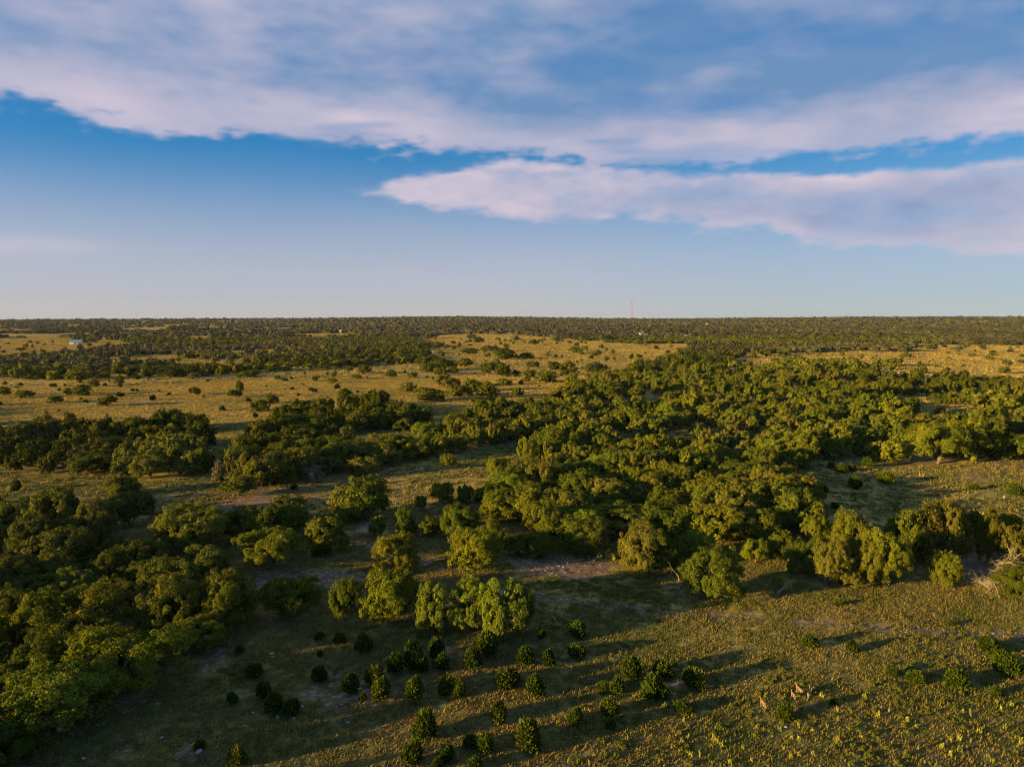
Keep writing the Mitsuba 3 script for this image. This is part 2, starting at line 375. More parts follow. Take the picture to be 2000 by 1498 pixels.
def proto(gid, crown_mesh, leaf, trunk_mesh=None, bark='bark'):
    """A shapegroup of one plant: crown and trunk; without a trunk mesh one piece."""
    v, f, uv = crown_mesh
    g = {'type': 'shapegroup', 'crown': mikit.ply((v, f), leaf, uv=uv)}
    if trunk_mesh is not None:
        g['trunk'] = mikit.ply(trunk_mesh, bark)
    scene[gid] = g


def with_bark(crown_mesh, trunk_mesh):
    v, f = join([crown_mesh[:2], trunk_mesh])
    return v, f, np.vstack([crown_mesh[2], np.tile([0.5, -1.0], (len(trunk_mesh[0]), 1))])


SIZE = {}                                             # nominal width and height of each model
R0 = np.random.default_rng(11)
OAK_X, OAK_N, OAK_M, OAK_F, OAK_V, ELM_N, JUN_N, JUN_M, GREY_N = [], [], [], [], [], [], [], [], []


def extent(gid, v):
    SIZE[gid] = (float(np.ptp(v[:, 0]) + np.ptp(v[:, 1])) / 2, float(v[:, 2].max()))


for k in range(7):
    rng = np.random.default_rng(100 + k)
    C, CR = oak_shape(rng, 5.6, 8.2, [0.4, 0.9, 0.2, 0.5, 1.1, 0.3, 0.4][k], [5, 4, 6, 5, 3, 6, 4][k], 80)
    rng_state = np.random.default_rng(150 + k)
    c = crown(rng_state, C, CR, 0.125, 22000)
    g = f'oak_fine_model_{k}'
    wood = limbs(rng, C, CR, 2.2, 0.36, stems=1 + (k % 3 == 1) + (k % 3 == 2) * 2, count=16)
    proto(g, c, 'oak_leaves', wood); extent(g, c[0]); OAK_X.append(g)
    c = crown(rng, C, CR, 0.19, 10500)
    g = f'oak_model_{k}'
    proto(g, c, 'oak_leaves', wood); extent(g, c[0]); OAK_N.append(g)
    C2, CR2 = oak_shape(rng, 5.6, 8.2, 0.7, 5, 50)
    c = with_bark(crown(rng, C2, CR2 * 1.1, 0.43, 1700), limbs(rng, C2, CR2, 2.0, 0.34, stems=2, count=4, sides=4))
    g = f'oak_mid_model_{k}'
    proto(g, c, 'oak_leaves'); extent(g, c[0]); OAK_M.append(g)
for k in range(6):
    rng = np.random.default_rng(200 + k)
    C, CR = oak_shape(rng, 5.6, 7.6, 0.6, 4, 26)
    c = with_bark(crown(rng, C, CR * 1.25, 0.85, 420, tri=True, spread=0.4), tube([[0, 0, -.5], [.1, .1, 2], [0, .2, 4]], [.5, .4, .2], 4))
    g = f'oak_far_model_{k}'
    proto(g, c, 'oak_leaves'); extent(g, c[0]); OAK_F.append(g)
    ball, parts, uvs = trimesh.creation.icosphere(1), [], []
    for q in range(5):                                   # a knot of crowns seen from kilometres away
        a, d = rng.uniform(0, 6.28), 0 if q == 0 else rng.uniform(4.5, 9.5)
        w = rng.uniform(4.6, 7.2)
        v = ball.vertices * (1 + 0.45 * (meshkit.fbm(ball.vertices * 1.7 + 9 * q + 70 * k, 3, 2) - 0.5))[:, None] * [w, w, rng.uniform(3.0, 4.8)]
        v = v + [d * math.cos(a), d * math.sin(a), rng.uniform(2.2, 3.8)]
        keep = ball.faces[(v[ball.faces][:, :, 2] > 0).any(1)]
        used, inv = np.unique(keep, return_inverse=True)
        parts.append((v[used], inv.reshape(-1, 3))); uvs.append(np.stack([np.clip(rng.uniform(0.15, 0.85) + rng.uniform(-.25, .25, len(used)), 0, 1), np.full(len(used), 0.5)], -1))
    v, f = join(parts)
    c = v, f, np.vstack(uvs)
    g = f'oak_clump_model_{k}'
    scene[g] = {'type': 'shapegroup', 'crown': mikit.ply(c[:2], 'far_leaves', smooth=True, uv=c[2])}; extent(g, c[0]); OAK_V.append(g)
for k in range(4):
    rng = np.random.default_rng(300 + k)
    # lighter, taller trees: upright leaders, each clothed along its length
    C, CR = [], []
    for s in range(5 + k % 2):
        a, lean = rng.uniform(0, 2 * math.pi), rng.uniform(0.15, 0.62)
        top = rng.uniform(4.6, 8.6)
        for q in np.linspace(0.22, 1.0, 9):
            z = q * top
            C.append([math.cos(a) * lean * z + rng.normal() * .45, math.sin(a) * lean * z + rng.normal() * .45, z])
            CR.append(rng.uniform(0.6, 1.25))
    C, CR = np.array(C), np.array(CR)
    c = crown(rng, C, CR, 0.13, 20000, spread=0.8)
    g = f'elm_model_{k}'
    proto(g, c, 'elm_leaves', limbs(rng, C, CR, 1.4, 0.30, stems=2, count=18), 'pale_bark'); extent(g, c[0]); ELM_N.append(g)
BRIGHT_N, MIXED_N = [], []
for k in range(3):
    rng = np.random.default_rng(330 + k)
    C, CR = oak_shape(rng, 5.0, 7.6, 0.3, 6, 74, 0.15)
    c = crown(rng, C, CR, 0.13, 18000, spread=0.9)
    g = f'bright_tree_model_{k}'
    proto(g, c, 'elm_leaves', limbs(rng, C, CR, 1.8, 0.30, stems=1 + k % 2, count=16), 'pale_bark'); extent(g, c[0]); BRIGHT_N.append(g)
    C, CR = oak_shape(rng, 5.6, 8.2, 0.6 + 0.4 * k, 5, 80)
    c = crown(rng, C, CR, 0.13, 20000, spread=0.7)
    g = f'bright_oak_model_{k}'
    proto(g, c, 'bright_oak_leaves', limbs(rng, C, CR, 2.0, 0.34, stems=1 + k, count=16)); extent(g, c[0]); MIXED_N.append(g)
for k in range(2):
    rng = np.random.default_rng(350 + k)
    C, CR = oak_shape(rng, 3.2, 5.2, 1.0, 4, 40)
    c = crown(rng, C, CR, 0.13, 3600, spread=1.0)
    g = f'grey_model_{k}'
    proto(g, c, 'grey_leaves', limbs(rng, C, CR, 1.0, 0.20, stems=2, count=26), 'pale_bark'); extent(g, c[0]); GREY_N.append(g)


def juniper(rng, n, size, tri=False):
    H = 2.9
    L = rng.integers(3, 7)
    a = rng.uniform(0, 6.28, L)
    off = np.stack([np.cos(a), np.sin(a)], -1) * rng.uniform(0.25, 0.85, L)[:, None]
    rad, top = rng.uniform(0.55, 1.10, L), H * rng.uniform(0.40, 0.98, L)
    off[0], rad[0], top[0] = off[0] * 0.4, rng.uniform(0.8, 1.2), H
    k = rng.choice(L, size=n, p=rad ** 2 / (rad ** 2).sum())
    d = balls(rng, n)
    d[:, 2] = np.where(d[:, 2] < -0.6, -d[:, 2], d[:, 2])
    bump = 0.92 + 0.16 * rng.normal(size=n)
    P = d * (bump * rng.uniform(0.6, 1.0, n) ** 0.6)[:, None] * np.stack([rad[k], rad[k], top[k] * 0.5], -1)
    P[:, :2] *= (1.08 - 0.20 * (P[:, 2:] / top[k, None] + 0.5))
    P += np.concatenate([off[k], (top[k] * 0.5)[:, None]], 1)
    R = 1.2
    ax = unit(0.75 * d + [0, 0, 0.85] + 0.35 * rng.normal(size=d.shape))
    side = unit(np.cross(ax, balls(rng, n)))
    L = (size * rng.uniform(0.5, 1.9, n))[:, None]
    w = L * rng.uniform(0.16, 0.34, n)[:, None]
    v = np.stack([P - ax * L * 0.5, P + side * w, P + ax * L, P - side * w], 1)
    i = np.arange(n)[:, None] * 4
    f = np.vstack([i + [0, 1, 3], i + [1, 2, 3]])
    uv = np.stack([np.repeat(rng.uniform(0, 1, n), 4), np.full(4 * n, 0.5)], -1)
    m = n // 6
    Q = balls(rng, m) * [R * 0.6, R * 0.6, H * 0.36] + [0, 0, H * 0.48]
    a = leaves(rng, Q, balls(rng, m), size * 0.9)
    vv, ff = join([(v.reshape(-1, 3), f), a[:2]])
    return vv, ff, np.vstack([uv, a[2]])


for k in range(8):
    rng = np.random.default_rng(400 + k)
    c = juniper(rng, 4200, 0.27)
    g = f'juniper_model_{k}'
    stem = join([tube([[0, 0, -.2], [rng.normal() * .1, rng.normal() * .1, 0.6], [rng.normal() * .3, rng.normal() * .3, 1.5]], [.10, .08, .03], 5) for _ in range(3)])
    proto(g, c, 'juniper_leaves', stem); extent(g, c[0]); JUN_N.append(g)
    c = juniper(rng, 420, 0.62)
    g = f'juniper_far_model_{k}'
    proto(g, c, 'juniper_leaves'); extent(g, c[0]); JUN_M.append(g)

COUNT = {}


def number(name):
    n = COUNT.get(name, 0)
    COUNT[name] = n + 1
    return name if n == 0 else f'{name}_{n:03d}'


def plant(key, gid, X, Y, z, width, height, yaw, sink=0.0):
    w, h = SIZE[gid]
    s, sz = width / w, height / h
    scene[key] = {'type': 'instance', 'shapegroup': {'type': 'ref', 'id': gid},
                  'to_world': T().translate([X, Y, z - sink]).rotate([0, 0, 1], yaw).scale([s, s, sz])}


# ------------------------------------------------------------------ trees and bushes measured one by one: (tile, x, top, base, width)
TREES = [
    ('G', 330, 275, 650, 600, 'elm'), ('G', 680, 75, 420, 720, 'elmoak'), ('G', 20, 640, 860, 320, 'oak'), ('G', 80, 270, 480, 360, 'oak'),
    ('D', 440, 680, 1010, 560, 'elmoak'), ('D', 950, 620, 960, 380, 'oak'), ('D', 940, 538, 800, 340, 'elm'), ('D', 1270, 600, 920, 330, 'oak'), ('D', 400, 595, 810, 270, 'elm'),
    ('D', 320, 140, 400, 290, 'oak'), ('D', 190, 295, 520, 280, 'oak'), ('D', 330, 365, 620, 380, 'oak'), ('D', 545, 200, 430, 210, 'oak'), ('D', 730, 160, 350, 280, 'oak'),
    ('D', 90, 515, 750, 260, 'oak'), ('D', 70, 700, 1000, 300, 'oak'), ('D', 740, 430, 610, 230, 'oak'), ('D', 880, 430, 600, 160, 'oak'), ('D', 1140, 460, 630, 290, 'elm'),
    ('D', 1080, 225, 490, 420, 'elmoak'), ('D', 1350, 255, 440, 220, 'oak'), ('D', 1500, 365, 598, 360, 'elmoak'), ('D', 1500, 245, 370, 200, 'oak'), ('D', 1640, 235, 380, 180, 'oak'),
    ('D', 1820, 300, 465, 230, 'oak'), ('D', 1905, 412, 505, 95, 'elm'), ('D', 1630, 635, 860, 340, 'oak'), ('D', 685, 72, 185, 190, 'oak'), ('D', 1340, 80, 195, 200, 'oak'),
    ('A', 1360, 890, 990, 170, 'oak'), ('A', 1460, 830, 995, 210, 'oak'), ('A', 1580, 840, 985, 150, 'oak'), ('D', 1755, 15, 120, 120, 'grey'), ('A', 1222, 855, 970, 80, 'grey'),
    ('E', 150, 78, 305, 370, 'oak'), ('D', 1605, 190, 265, 190, 'oak'), ('E', 310, 590, 905, 340, 'elmoak'), ('E', 75, 640, 890, 170, 'oak'), ('E', 350, 395, 610, 270, 'elmoak'),
    ('E', 560, 672, 960, 215, 'elm'), ('E', 760, 635, 935, 270, 'elm'), ('E', 950, 652, 978, 290, 'elm'), ('E', 1065, 695, 955, 120, 'oak'), ('E', 785, 370, 610, 330, 'elmoak'),
    ('E', 540, 298, 415, 140, 'oak'), ('E', 715, 238, 440, 260, 'oak'), ('E', 880, 305, 475, 160, 'oak'), ('E', 1030, 395, 525, 170, 'oak'), ('E', 1170, 380, 530, 190, 'oak'),
    ('E', 1165, 215, 440, 240, 'oak'), ('E', 1410, 305, 510, 300, 'oak'), ('E', 1740, 330, 615, 320, 'oak'), ('E', 1860, 410, 615, 150, 'oak'), ('E', 605, 105, 232, 150, 'oak'), ('E', 740, 125, 235, 110, 'oak'),
    ('E', 880, 118, 235, 190, 'oak'), ('E', 490, 188, 275, 85, 'oak'), ('E', 400, 250, 412, 140, 'oak'), ('E', 250, 298, 415, 100, 'elm'), ('B', 915, 825, 965, 120, 'elmoak'), ('B', 1012, 838, 960, 105, 'oak'),
    ('B', 1090, 715, 885, 130, 'elmoak'), ('B', 645, 812, 900, 95, 'elmoak'), ('B', 1240, 672, 830, 160, 'oak'), ('B', 1390, 655, 800, 130, 'oak'), ('B', 1500, 700, 830, 110, 'oak'),
    ('B', 1420, 765, 905, 180, 'oak'), ('B', 1540, 775, 900, 130, 'oak'), ('B', 1650, 790, 910, 180, 'oak'), ('B', 1200, 850, 985, 230, 'oak'), ('B', 1770, 590, 725, 240, 'oak'), ('B', 180, 825, 935, 210, 'oak'),
    ('B', 1830, 700, 850, 170, 'oak'), ('E', 1430, 55, 170, 130, 'elm'),
    ('F', 280, 485, 765, 350, 'oak'), ('F', 490, 430, 570, 155, 'elmoak'), ('F', 1030, 262, 600, 240, 'oak'), ('F', 1220, 360, 690, 290, 'elmoak'), ('F', 900, 420, 690, 260, 'oak'),
    ('F', 1370, 210, 560, 300, 'oak'), ('F', 1560, 215, 560, 280, 'oak'), ('F', 1560, 495, 698, 190, 'elmoak'), ('F', 830, 290, 460, 170, 'oak'), ('F', 750, 158, 400, 250, 'oak'), ('F', 600, 85, 320, 270, 'oak'),
    ('F', 540, 265, 450, 220, 'oak'), ('F', 640, 380, 540, 150, 'oak'), ('F', 740, 430, 620, 180, 'oak'), ('F', 1140, 440, 700, 180, 'oak'), ('F', 1000, 520, 690, 180, 'oak'), ('F', 1800, 305, 560, 150, 'elmoak'), ('F', 1940, 340, 590, 220, 'oak'), ('F', 1970, 560, 760, 260, 'oak'),
    ('F', 1690, 265, 480, 160, 'oak'), ('F', 215, 150, 330, 170, 'elm'), ('F', 70, 185, 320, 150, 'oak'), ('F', 365, 210, 330, 130, 'elm'), ('F', 400, 15, 150, 190, 'oak'), ('F', 175, 380, 560, 220, 'elm'),
    ('F', 20, 410, 610, 130, 'oak'), ('F', 1880, 280, 420, 200, 'oak'), ('F', 420, 300, 430, 150, 'grey'), ('F', 625, 640, 735, 70, 'elm'),
    ('C', 1500, 630, 870, 330, 'elmoak'), ('C', 1230, 715, 860, 230, 'oak'), ('C', 1100, 740, 830, 110, 'oak'), ('C', 1720, 610, 850, 250, 'oak'), ('C', 1920, 690, 850, 220, 'oak'), ('C', 1550, 555, 625, 95, 'oak'),
    ('C', 1260, 490, 640, 250, 'oak'), ('C', 1880, 375, 470, 230, 'oak'), ('C', 1830, 450, 590, 260, 'oak'), ('C', 180, 645, 730, 110, 'oak'), ('C', 960, 640, 800, 180, 'oak'), ('C', 740, 680, 880, 250, 'oak'), ('C', 1270, 590, 730, 240, 'oak'),
    # out on the fields
    ('A', 460, 425, 495, 110, 'oak'), ('A', 377, 447, 490, 55, 'oak'), ('A', 525, 400, 445, 65, 'oak'), ('A', 143, 460, 505, 100, 'oak'), ('A', 310, 490, 535, 85, 'oak'), ('A', 1090, 442, 492, 75, 'oak'),
    ('A', 1455, 512, 580, 120, 'oak'), ('A', 1510, 478, 537, 90, 'oak'), ('A', 1925, 450, 497, 80, 'oak'), ('A', 1380, 345, 392, 115, 'oak'), ('A', 430, 348, 408, 120, 'oak'), ('A', 575, 328, 394, 80, 'oak'), ('A', 290, 330, 380, 85, 'oak'),
    ('A', 185, 358, 402, 100, 'oak'), ('A', 20, 438, 495, 80, 'oak'), ('A', 940, 328, 390, 140, 'oak'), ('A', 1060, 322, 388, 110, 'oak'), ('A', 1080, 360, 402, 70, 'oak'), ('A', 1510, 322, 360, 60, 'oak'), ('A', 755, 375, 402, 50, 'oak'),
    ('B', 180, 320, 372, 78, 'oak'), ('B', 440, 360, 397, 65, 'oak'), ('B', 420, 412, 482, 100, 'oak'), ('B', 68, 450, 497, 80, 'oak'), ('B', 540, 268, 325, 130, 'oak'), ('B', 610, 280, 355, 165, 'oak'), ('B', 640, 372, 445, 150, 'oak'),
    ('B', 545, 438, 522, 180, 'oak'), ('B', 700, 425, 495, 160, 'oak'), ('B', 790, 390, 470, 120, 'oak'), ('B', 865, 408, 505, 130, 'oak'), ('B', 955, 395, 435, 100, 'oak'), ('B', 875, 298, 375, 115, 'oak'), ('B', 950, 305, 388, 95, 'oak'),
    ('B', 735, 288, 335, 90, 'oak'), ('B', 1115, 300, 338, 78, 'oak'), ('B', 1098, 340, 392, 75, 'oak'), ('B', 1185, 348, 420, 125, 'oak'), ('B', 1240, 300, 348, 85, 'oak'), ('B', 1315, 295, 380, 105, 'oak'), ('B', 1465, 303, 360, 135, 'oak'),
    ('B', 1290, 438, 535, 210, 'oak'), ('B', 960, 212, 290, 130, 'oak'), ('B', 1080, 250, 288, 120, 'oak'), ('B', 1345, 213, 258, 70, 'oak'), ('B', 1122, 178, 212, 58, 'oak'), ('B', 1475, 238, 275, 65, 'oak'), ('B', 1020, 153, 192, 48, 'oak'),
    ('B', 815, 163, 197, 62, 'oak'), ('B', 540, 138, 175, 95, 'oak'), ('B', 770, 143, 180, 65, 'oak'), ('B', 1250, 163, 195, 60, 'oak'), ('B', 430, 530, 610, 130, 'oak'), ('B', 870, 490, 565, 115, 'oak'), ('B', 870, 210, 250, 100, 'oak'), ('B', 760, 225, 262, 120, 'oak'),
    ('C', 1490, 197, 237, 66, 'oak'), ('C', 1265, 276, 332, 110, 'oak'), ('C', 1190, 285, 328, 70, 'oak'), ('C', 1040, 272, 330, 110, 'oak'), ('C', 550, 228, 275, 95, 'oak'), ('C', 660, 225, 268, 80, 'oak'), ('C', 1320, 190, 250, 90, 'oak'), ('C', 1655, 204, 240, 45, 'oak'), ('C', 720, 265, 310, 110, 'oak'), ('C', 860, 275, 330, 90, 'oak'),
]
JUNIPERS = [('H', *j) for j in [
    (1365, 25, 125, 120), (1365, 155, 240, 110), (175, 85, 200, 115), (440, 135, 300, 130), (580, 105, 240, 120), (610, 200, 295, 110), (495, 220, 312, 100), (355, 190, 325, 115), (250, 265, 390, 140), (275, 335, 470, 140),
    (95, 325, 430, 120), (170, 425, 482, 52), (460, 330, 475, 130), (640, 320, 445, 105), (700, 350, 458, 90), (780, 175, 305, 125), (850, 80, 235, 150), (1070, 170, 282, 120), (1200, 190, 287, 100), (965, 295, 415, 160), (1130, 325, 450, 130), (1660, 220, 365, 120),
    (1510, 360, 430, 80), (1590, 330, 440, 90), (1775, 320, 465, 170), (1845, 250, 350, 140), (1985, 280, 390, 95), (1545, 445, 560, 110), (1550, 565, 640, 70), (1355, 510, 600, 110), (920, 475, 605, 110), (1100, 570, 760, 180), (510, 515, 680, 160),
    (450, 690, 838, 130), (640, 720, 812, 110), (585, 785, 855, 80), (765, 650, 742, 90), (855, 645, 765, 110), (795, 780, 862, 110), (1950, 480, 546, 95), (40, 95, 152, 80), (1160, 70, 132, 60)]] + [('G', *j) for j in [
    (1340, 160, 216, 66), (1785, 90, 142, 62), (1900, 100, 156, 80), (1410, 265, 352, 105), (1785, 195, 236, 40), (1775, 275, 362, 110), (1470, 360, 470, 90), (1525, 405, 540, 120), (1640, 455, 552, 115), (1300, 425, 490, 75), (1115, 690, 748, 75), (1335, 720, 848, 125)]] + [('I', *j) for j in [
    (155, 280, 392, 150), (105, 480, 546, 95), (660, 480, 582, 105), (945, 455, 502, 50), (800, 100, 186, 110), (1035, 140, 207, 85), (1270, 290, 346, 75), (1400, 305, 387, 115), (1610, 275, 402, 150), (1810, 115, 212, 150), (1880, 180, 322, 190), (1840, 395, 452, 70)]] + [
    ('C', 925, 855, 897, 60), ('C', 1035, 870, 917, 60), ('C', 975, 865, 922, 75), ('C', 1130, 830, 893, 72), ('F', 860, 120, 172, 85), ('F', 1050, 85, 153, 95), ('F', 1240, 50, 130, 110), ('F', 1950, 113, 198, 100), ('F', 1720, 120, 162, 75), ('F', 940, 225, 267, 55),
    ('D', 1790, 450, 525, 140), ('D', 1645, 125, 160, 50), ('A', 85, 955, 1027, 60), ('D', 1230, 80, 112, 45), ('F', 965, 772, 806, 55), ('F', 1590, 885, 918, 50)] + [('A', *j) for j in [
    (297, 420, 446, 46), (450, 400, 422, 26), (585, 420, 440, 28), (666, 470, 500, 60), (740, 450, 471, 28), (764, 452, 471, 22), (850, 485, 520, 45), (637, 510, 530, 30), (330, 568, 582, 28), (452, 503, 518, 26), (1138, 490, 503, 18), (1160, 395, 418, 26), (1220, 388, 402, 18), (1387, 500, 530, 40),
    (1590, 390, 414, 42), (1547, 378, 402, 45), (1625, 385, 401, 30), (1703, 360, 376, 20), (1760, 380, 412, 45), (1825, 362, 377, 22), (1735, 445, 466, 36), (1757, 450, 475, 40), (1883, 425, 457, 38), (95, 438, 453, 25), (260, 580, 593, 25)]] + [('B', *j) for j in [
    (25, 425, 458, 40), (192, 498, 537, 48), (165, 530, 560, 70), (333, 345, 358, 22), (560, 380, 405, 18), (1050, 400, 432, 34), (620, 192, 205, 14), (680, 190, 203, 22), (1385, 248, 262, 30), (1445, 265, 288, 38), (1525, 283, 300, 22), (1570, 278, 293, 20), (1668, 260, 277, 26), (1870, 236, 256, 36),
    (1806, 210, 234, 36), (1210, 240, 252, 14), (1236, 228, 237, 12), (1168, 182, 197, 14), (1215, 262, 272, 12), (1160, 285, 297, 12), (540, 552, 566, 20)]] + [('C', *j) for j in [
    (1415, 298, 321, 24), (1512, 320, 334, 26), (1577, 272, 286, 18), (1665, 318, 329, 26), (440, 290, 309, 30), (935, 258, 267, 15), (995, 275, 291, 18), (1825, 235, 256, 45), (1920, 232, 252, 40), (1725, 235, 249, 20), (1555, 206, 226, 36), (1765, 200, 227, 46), (1355, 260, 268, 14), (1640, 258, 268, 14), (1835, 278, 288, 18)]]

R1 = np.random.default_rng(77)
taken = []                                            # (x, y, crown radius) of everything that stands
individual_trees = []
for tile, cx, top, base, w, kind in TREES:
    X, Y, z, W, Ht = survey(tile, cx, top, base, w)
    W, Ht = W * 1.05, max(2.0, min(Ht, 13))
    individual_trees.append(dict(X=X, Y=Y, z=z, W=W, H=Ht, kind=kind, where=None))
    taken.append((X, Y, W / 2))
bush_list = []
for tile, cx, top, base, w in JUNIPERS:
    X, Y, z, W, Ht = survey(tile, cx, top, base, w)
    bush_list.append(dict(X=X, Y=Y, z=z, W=W, H=max(0.6, Ht)))
    taken.append((X, Y, W / 2))


def in_field(X, Y):
    ok = np.zeros(len(X), bool)
    for f in FIELD_P:
        ok |= shapely.contains_xy(f, X, Y)
    return ok


def scatter(n, r0, r1, spacing, rng, az=43, test=wooded, crowd=0.62):
    """Random spots between two distances inside the woods, no two closer than spacing, none inside a measured crown."""
    a = np.radians(rng.uniform(-az, az, n))
    r = np.sqrt(rng.uniform(r0 ** 2, r1 ** 2, n))
    X, Y = r * np.sin(a), r * np.cos(a)
    ok = test(X, Y)
    X, Y = X[ok], Y[ok]
    tk = np.array(taken)
    d, i = cKDTree(tk[:, :2]).query(np.stack([X, Y], -1), k=4)
    ok = (d > tk[i, 2] * crowd + 1.2 + 0.12 * spacing).all(1)
    X, Y = X[ok], Y[ok]
    cell, out, seen = spacing, [], {}
    for x, y in zip(X, Y):
        c = (int(x // cell), int(y // cell))
        if all((x - u) ** 2 + (y - v) ** 2 > spacing ** 2 for i in (-1, 0, 1) for j in (-1, 0, 1) for u, v in seen.get((c[0] + i, c[1] + j), ())):
            seen.setdefault(c, []).append((x, y))
            out.append((x, y))
    return np.array(out).reshape(-1, 2)


# woods off the left edge of the picture, whose long shadows lie across the foreground
off = scatter(4000, 45, 190, 7.0, R1, az=89, test=lambda X, Y: (X < -0.78 * Y - 4) & (Y > 4) & (X > -150) & ((Y < 68) | (meshkit.noise(np.stack([X / 6, Y / 6, 0 * X], -1), 7) > 0.46)))
fill_near = scatter(26000, 60, 300, 5.6, R1, test=lambda X, Y: wooded(X, Y) & ~((X < -12) & (Y < 135) & (meshkit.noise(np.stack([X / 3, Y / 3, 0 * X], -1), 5) < 0.30)))
fill_mid = scatter(40000, 300, 560, 7.5, R1)
fill_far = scatter(160000, 560, 1600, 10.5, R1)
fill_vfar = np.vstack([scatter(100000, 1600, 3000, 21, R1), scatter(160000, 3000, 6300, 32, R1)])
print('fill', len(off), len(fill_near), len(fill_mid), len(fill_far), len(fill_vfar))

lone = scatter(900, 330, 1500, 26, R1, az=36, test=in_field)[:170]
for x, y in scatter(600, 300, 900, 18, R1, az=36, test=in_field)[:130]:
    w = R1.uniform(1.3, 3.4)
    bush_list.append(dict(X=x, Y=y, z=float(land(x, y)), W=w, H=w * R1.uniform(0.6, 0.95)))
for x, y in lone:
    individual_trees.append(dict(X=x, Y=y, z=float(land(x, y)), W=R1.uniform(4.5, 11), H=R1.uniform(3.4, 7.0), kind='oak', where='lone'))
for x, y in np.vstack([fill_near, off]):
    low = 0.80 if (x < -12 and y < 135 and x > -0.78 * y - 4) else 1.0
    individual_trees.append(dict(X=x, Y=y, z=float(land(x, y)), W=low * (5.2 + 8.3 * R1.uniform() ** 1.4), H=low * R1.uniform(4.4, 8.0), kind='elm' if R1.uniform() < 0.05 else 'oak', where='fill', off=bool(x < -0.78 * y - 4)))
individual_trees.sort(key=lambda t: (t.get('off', False), math.hypot(t['X'], t['Y']) / t['W'] * (0.5 if t['where'] is None else 1.0)))

LIMIT = {'oak_tree': 300, 'elm_tree': 300, 'grey_tree': 300}
for i, t in enumerate(individual_trees):
    r = math.hypot(t['X'], t['Y'])
    name = {'oak': 'oak_tree', 'elm': 'elm_tree', 'elmoak': 'oak_tree', 'grey': 'grey_tree'}[t['kind']]
    pool = {'oak': OAK_N, 'elmoak': MIXED_N, 'elm': BRIGHT_N if t['W'] > 0.72 * t['H'] else ELM_N, 'grey': GREY_N}[t['kind']]
    hidden = t.get('off', False)
    if t['kind'] == 'oak':
        pool = OAK_X if r < 128 else OAK_N if r < 220 else OAK_M
    if hidden or COUNT.get(name, 0) >= LIMIT[name]:
        key = number('side_wood__' if hidden else 'mid_woodland__')
        key = key.replace('___', '__') if not key.endswith('__') else key + '000'
        pool = OAK_M if (hidden or r > 170) else pool
    else:
        key = number(name)
        t['key'] = key
    t['gid'] = pool[int(R1.integers(len(pool)))]
    plant(key, t['gid'], t['X'], t['Y'], t['z'], t['W'], t['H'], R1.uniform(0, 360))

for name, pts, pool, (w0, w1), (h0, h1) in (('mid_woodland__', fill_mid, OAK_M, (6.5, 11), (5, 8.2)), ('far_woodland__', fill_far, OAK_F, (9, 15), (5.5, 8.6)), ('distant_woodland__', fill_vfar, OAK_V, (19, 34), (5, 10))):
    Z = land(pts[:, 0], pts[:, 1])
    for (x, y), z in zip(pts, Z):
        k = number(name)
        k = k.replace('___', '__') if not k.endswith('__') else k + '000'
        plant(k, pool[int(R1.integers(len(pool)))], x, y, z, R1.uniform(w0, w1), R1.uniform(h0, h1) * (1.0 + 0.5 * (R1.uniform() < 0.08)), R1.uniform(0, 360), 0.3)
for n, l, c in (('side_wood', 'oak wood beside the grassy slope, beyond the picture edge', 'wood'), ('mid_woodland', 'olive green oak woodland behind the nearer groves', 'woodland'),
                ('far_woodland', 'dark oak woodland round and beyond the golden fields', 'woodland'), ('distant_woodland', 'low hazy woodland that reaches the horizon', 'woodland')):
    labels[n] = {'label': l, 'category': c, 'kind': 'stuff'}
for b in bush_list:
    r = math.hypot(b['X'], b['Y'])
    b['key'] = number('juniper_bush')
    pool = JUN_N if r < 260 else JUN_M
    plant(b['key'], pool[int(R1.integers(len(pool)))], b['X'], b['Y'], b['z'], b['W'] * 1.05, b['H'], R1.uniform(0, 360))

# ------------------------------------------------------------------ ground
def polyline(points):
    return np.stack(at(*np.array(points, float).T), -1)


def dist_to(P, line):
    best = np.full(len(P), 1e9)
    for a, b in zip(line[:-1], line[1:]):
        ab = b - a
        t = np.clip(((P - a) @ ab) / (ab @ ab), 0, 1)
        best = np.minimum(best, np.linalg.norm(P - a - t[:, None] * ab, axis=1))
    return best


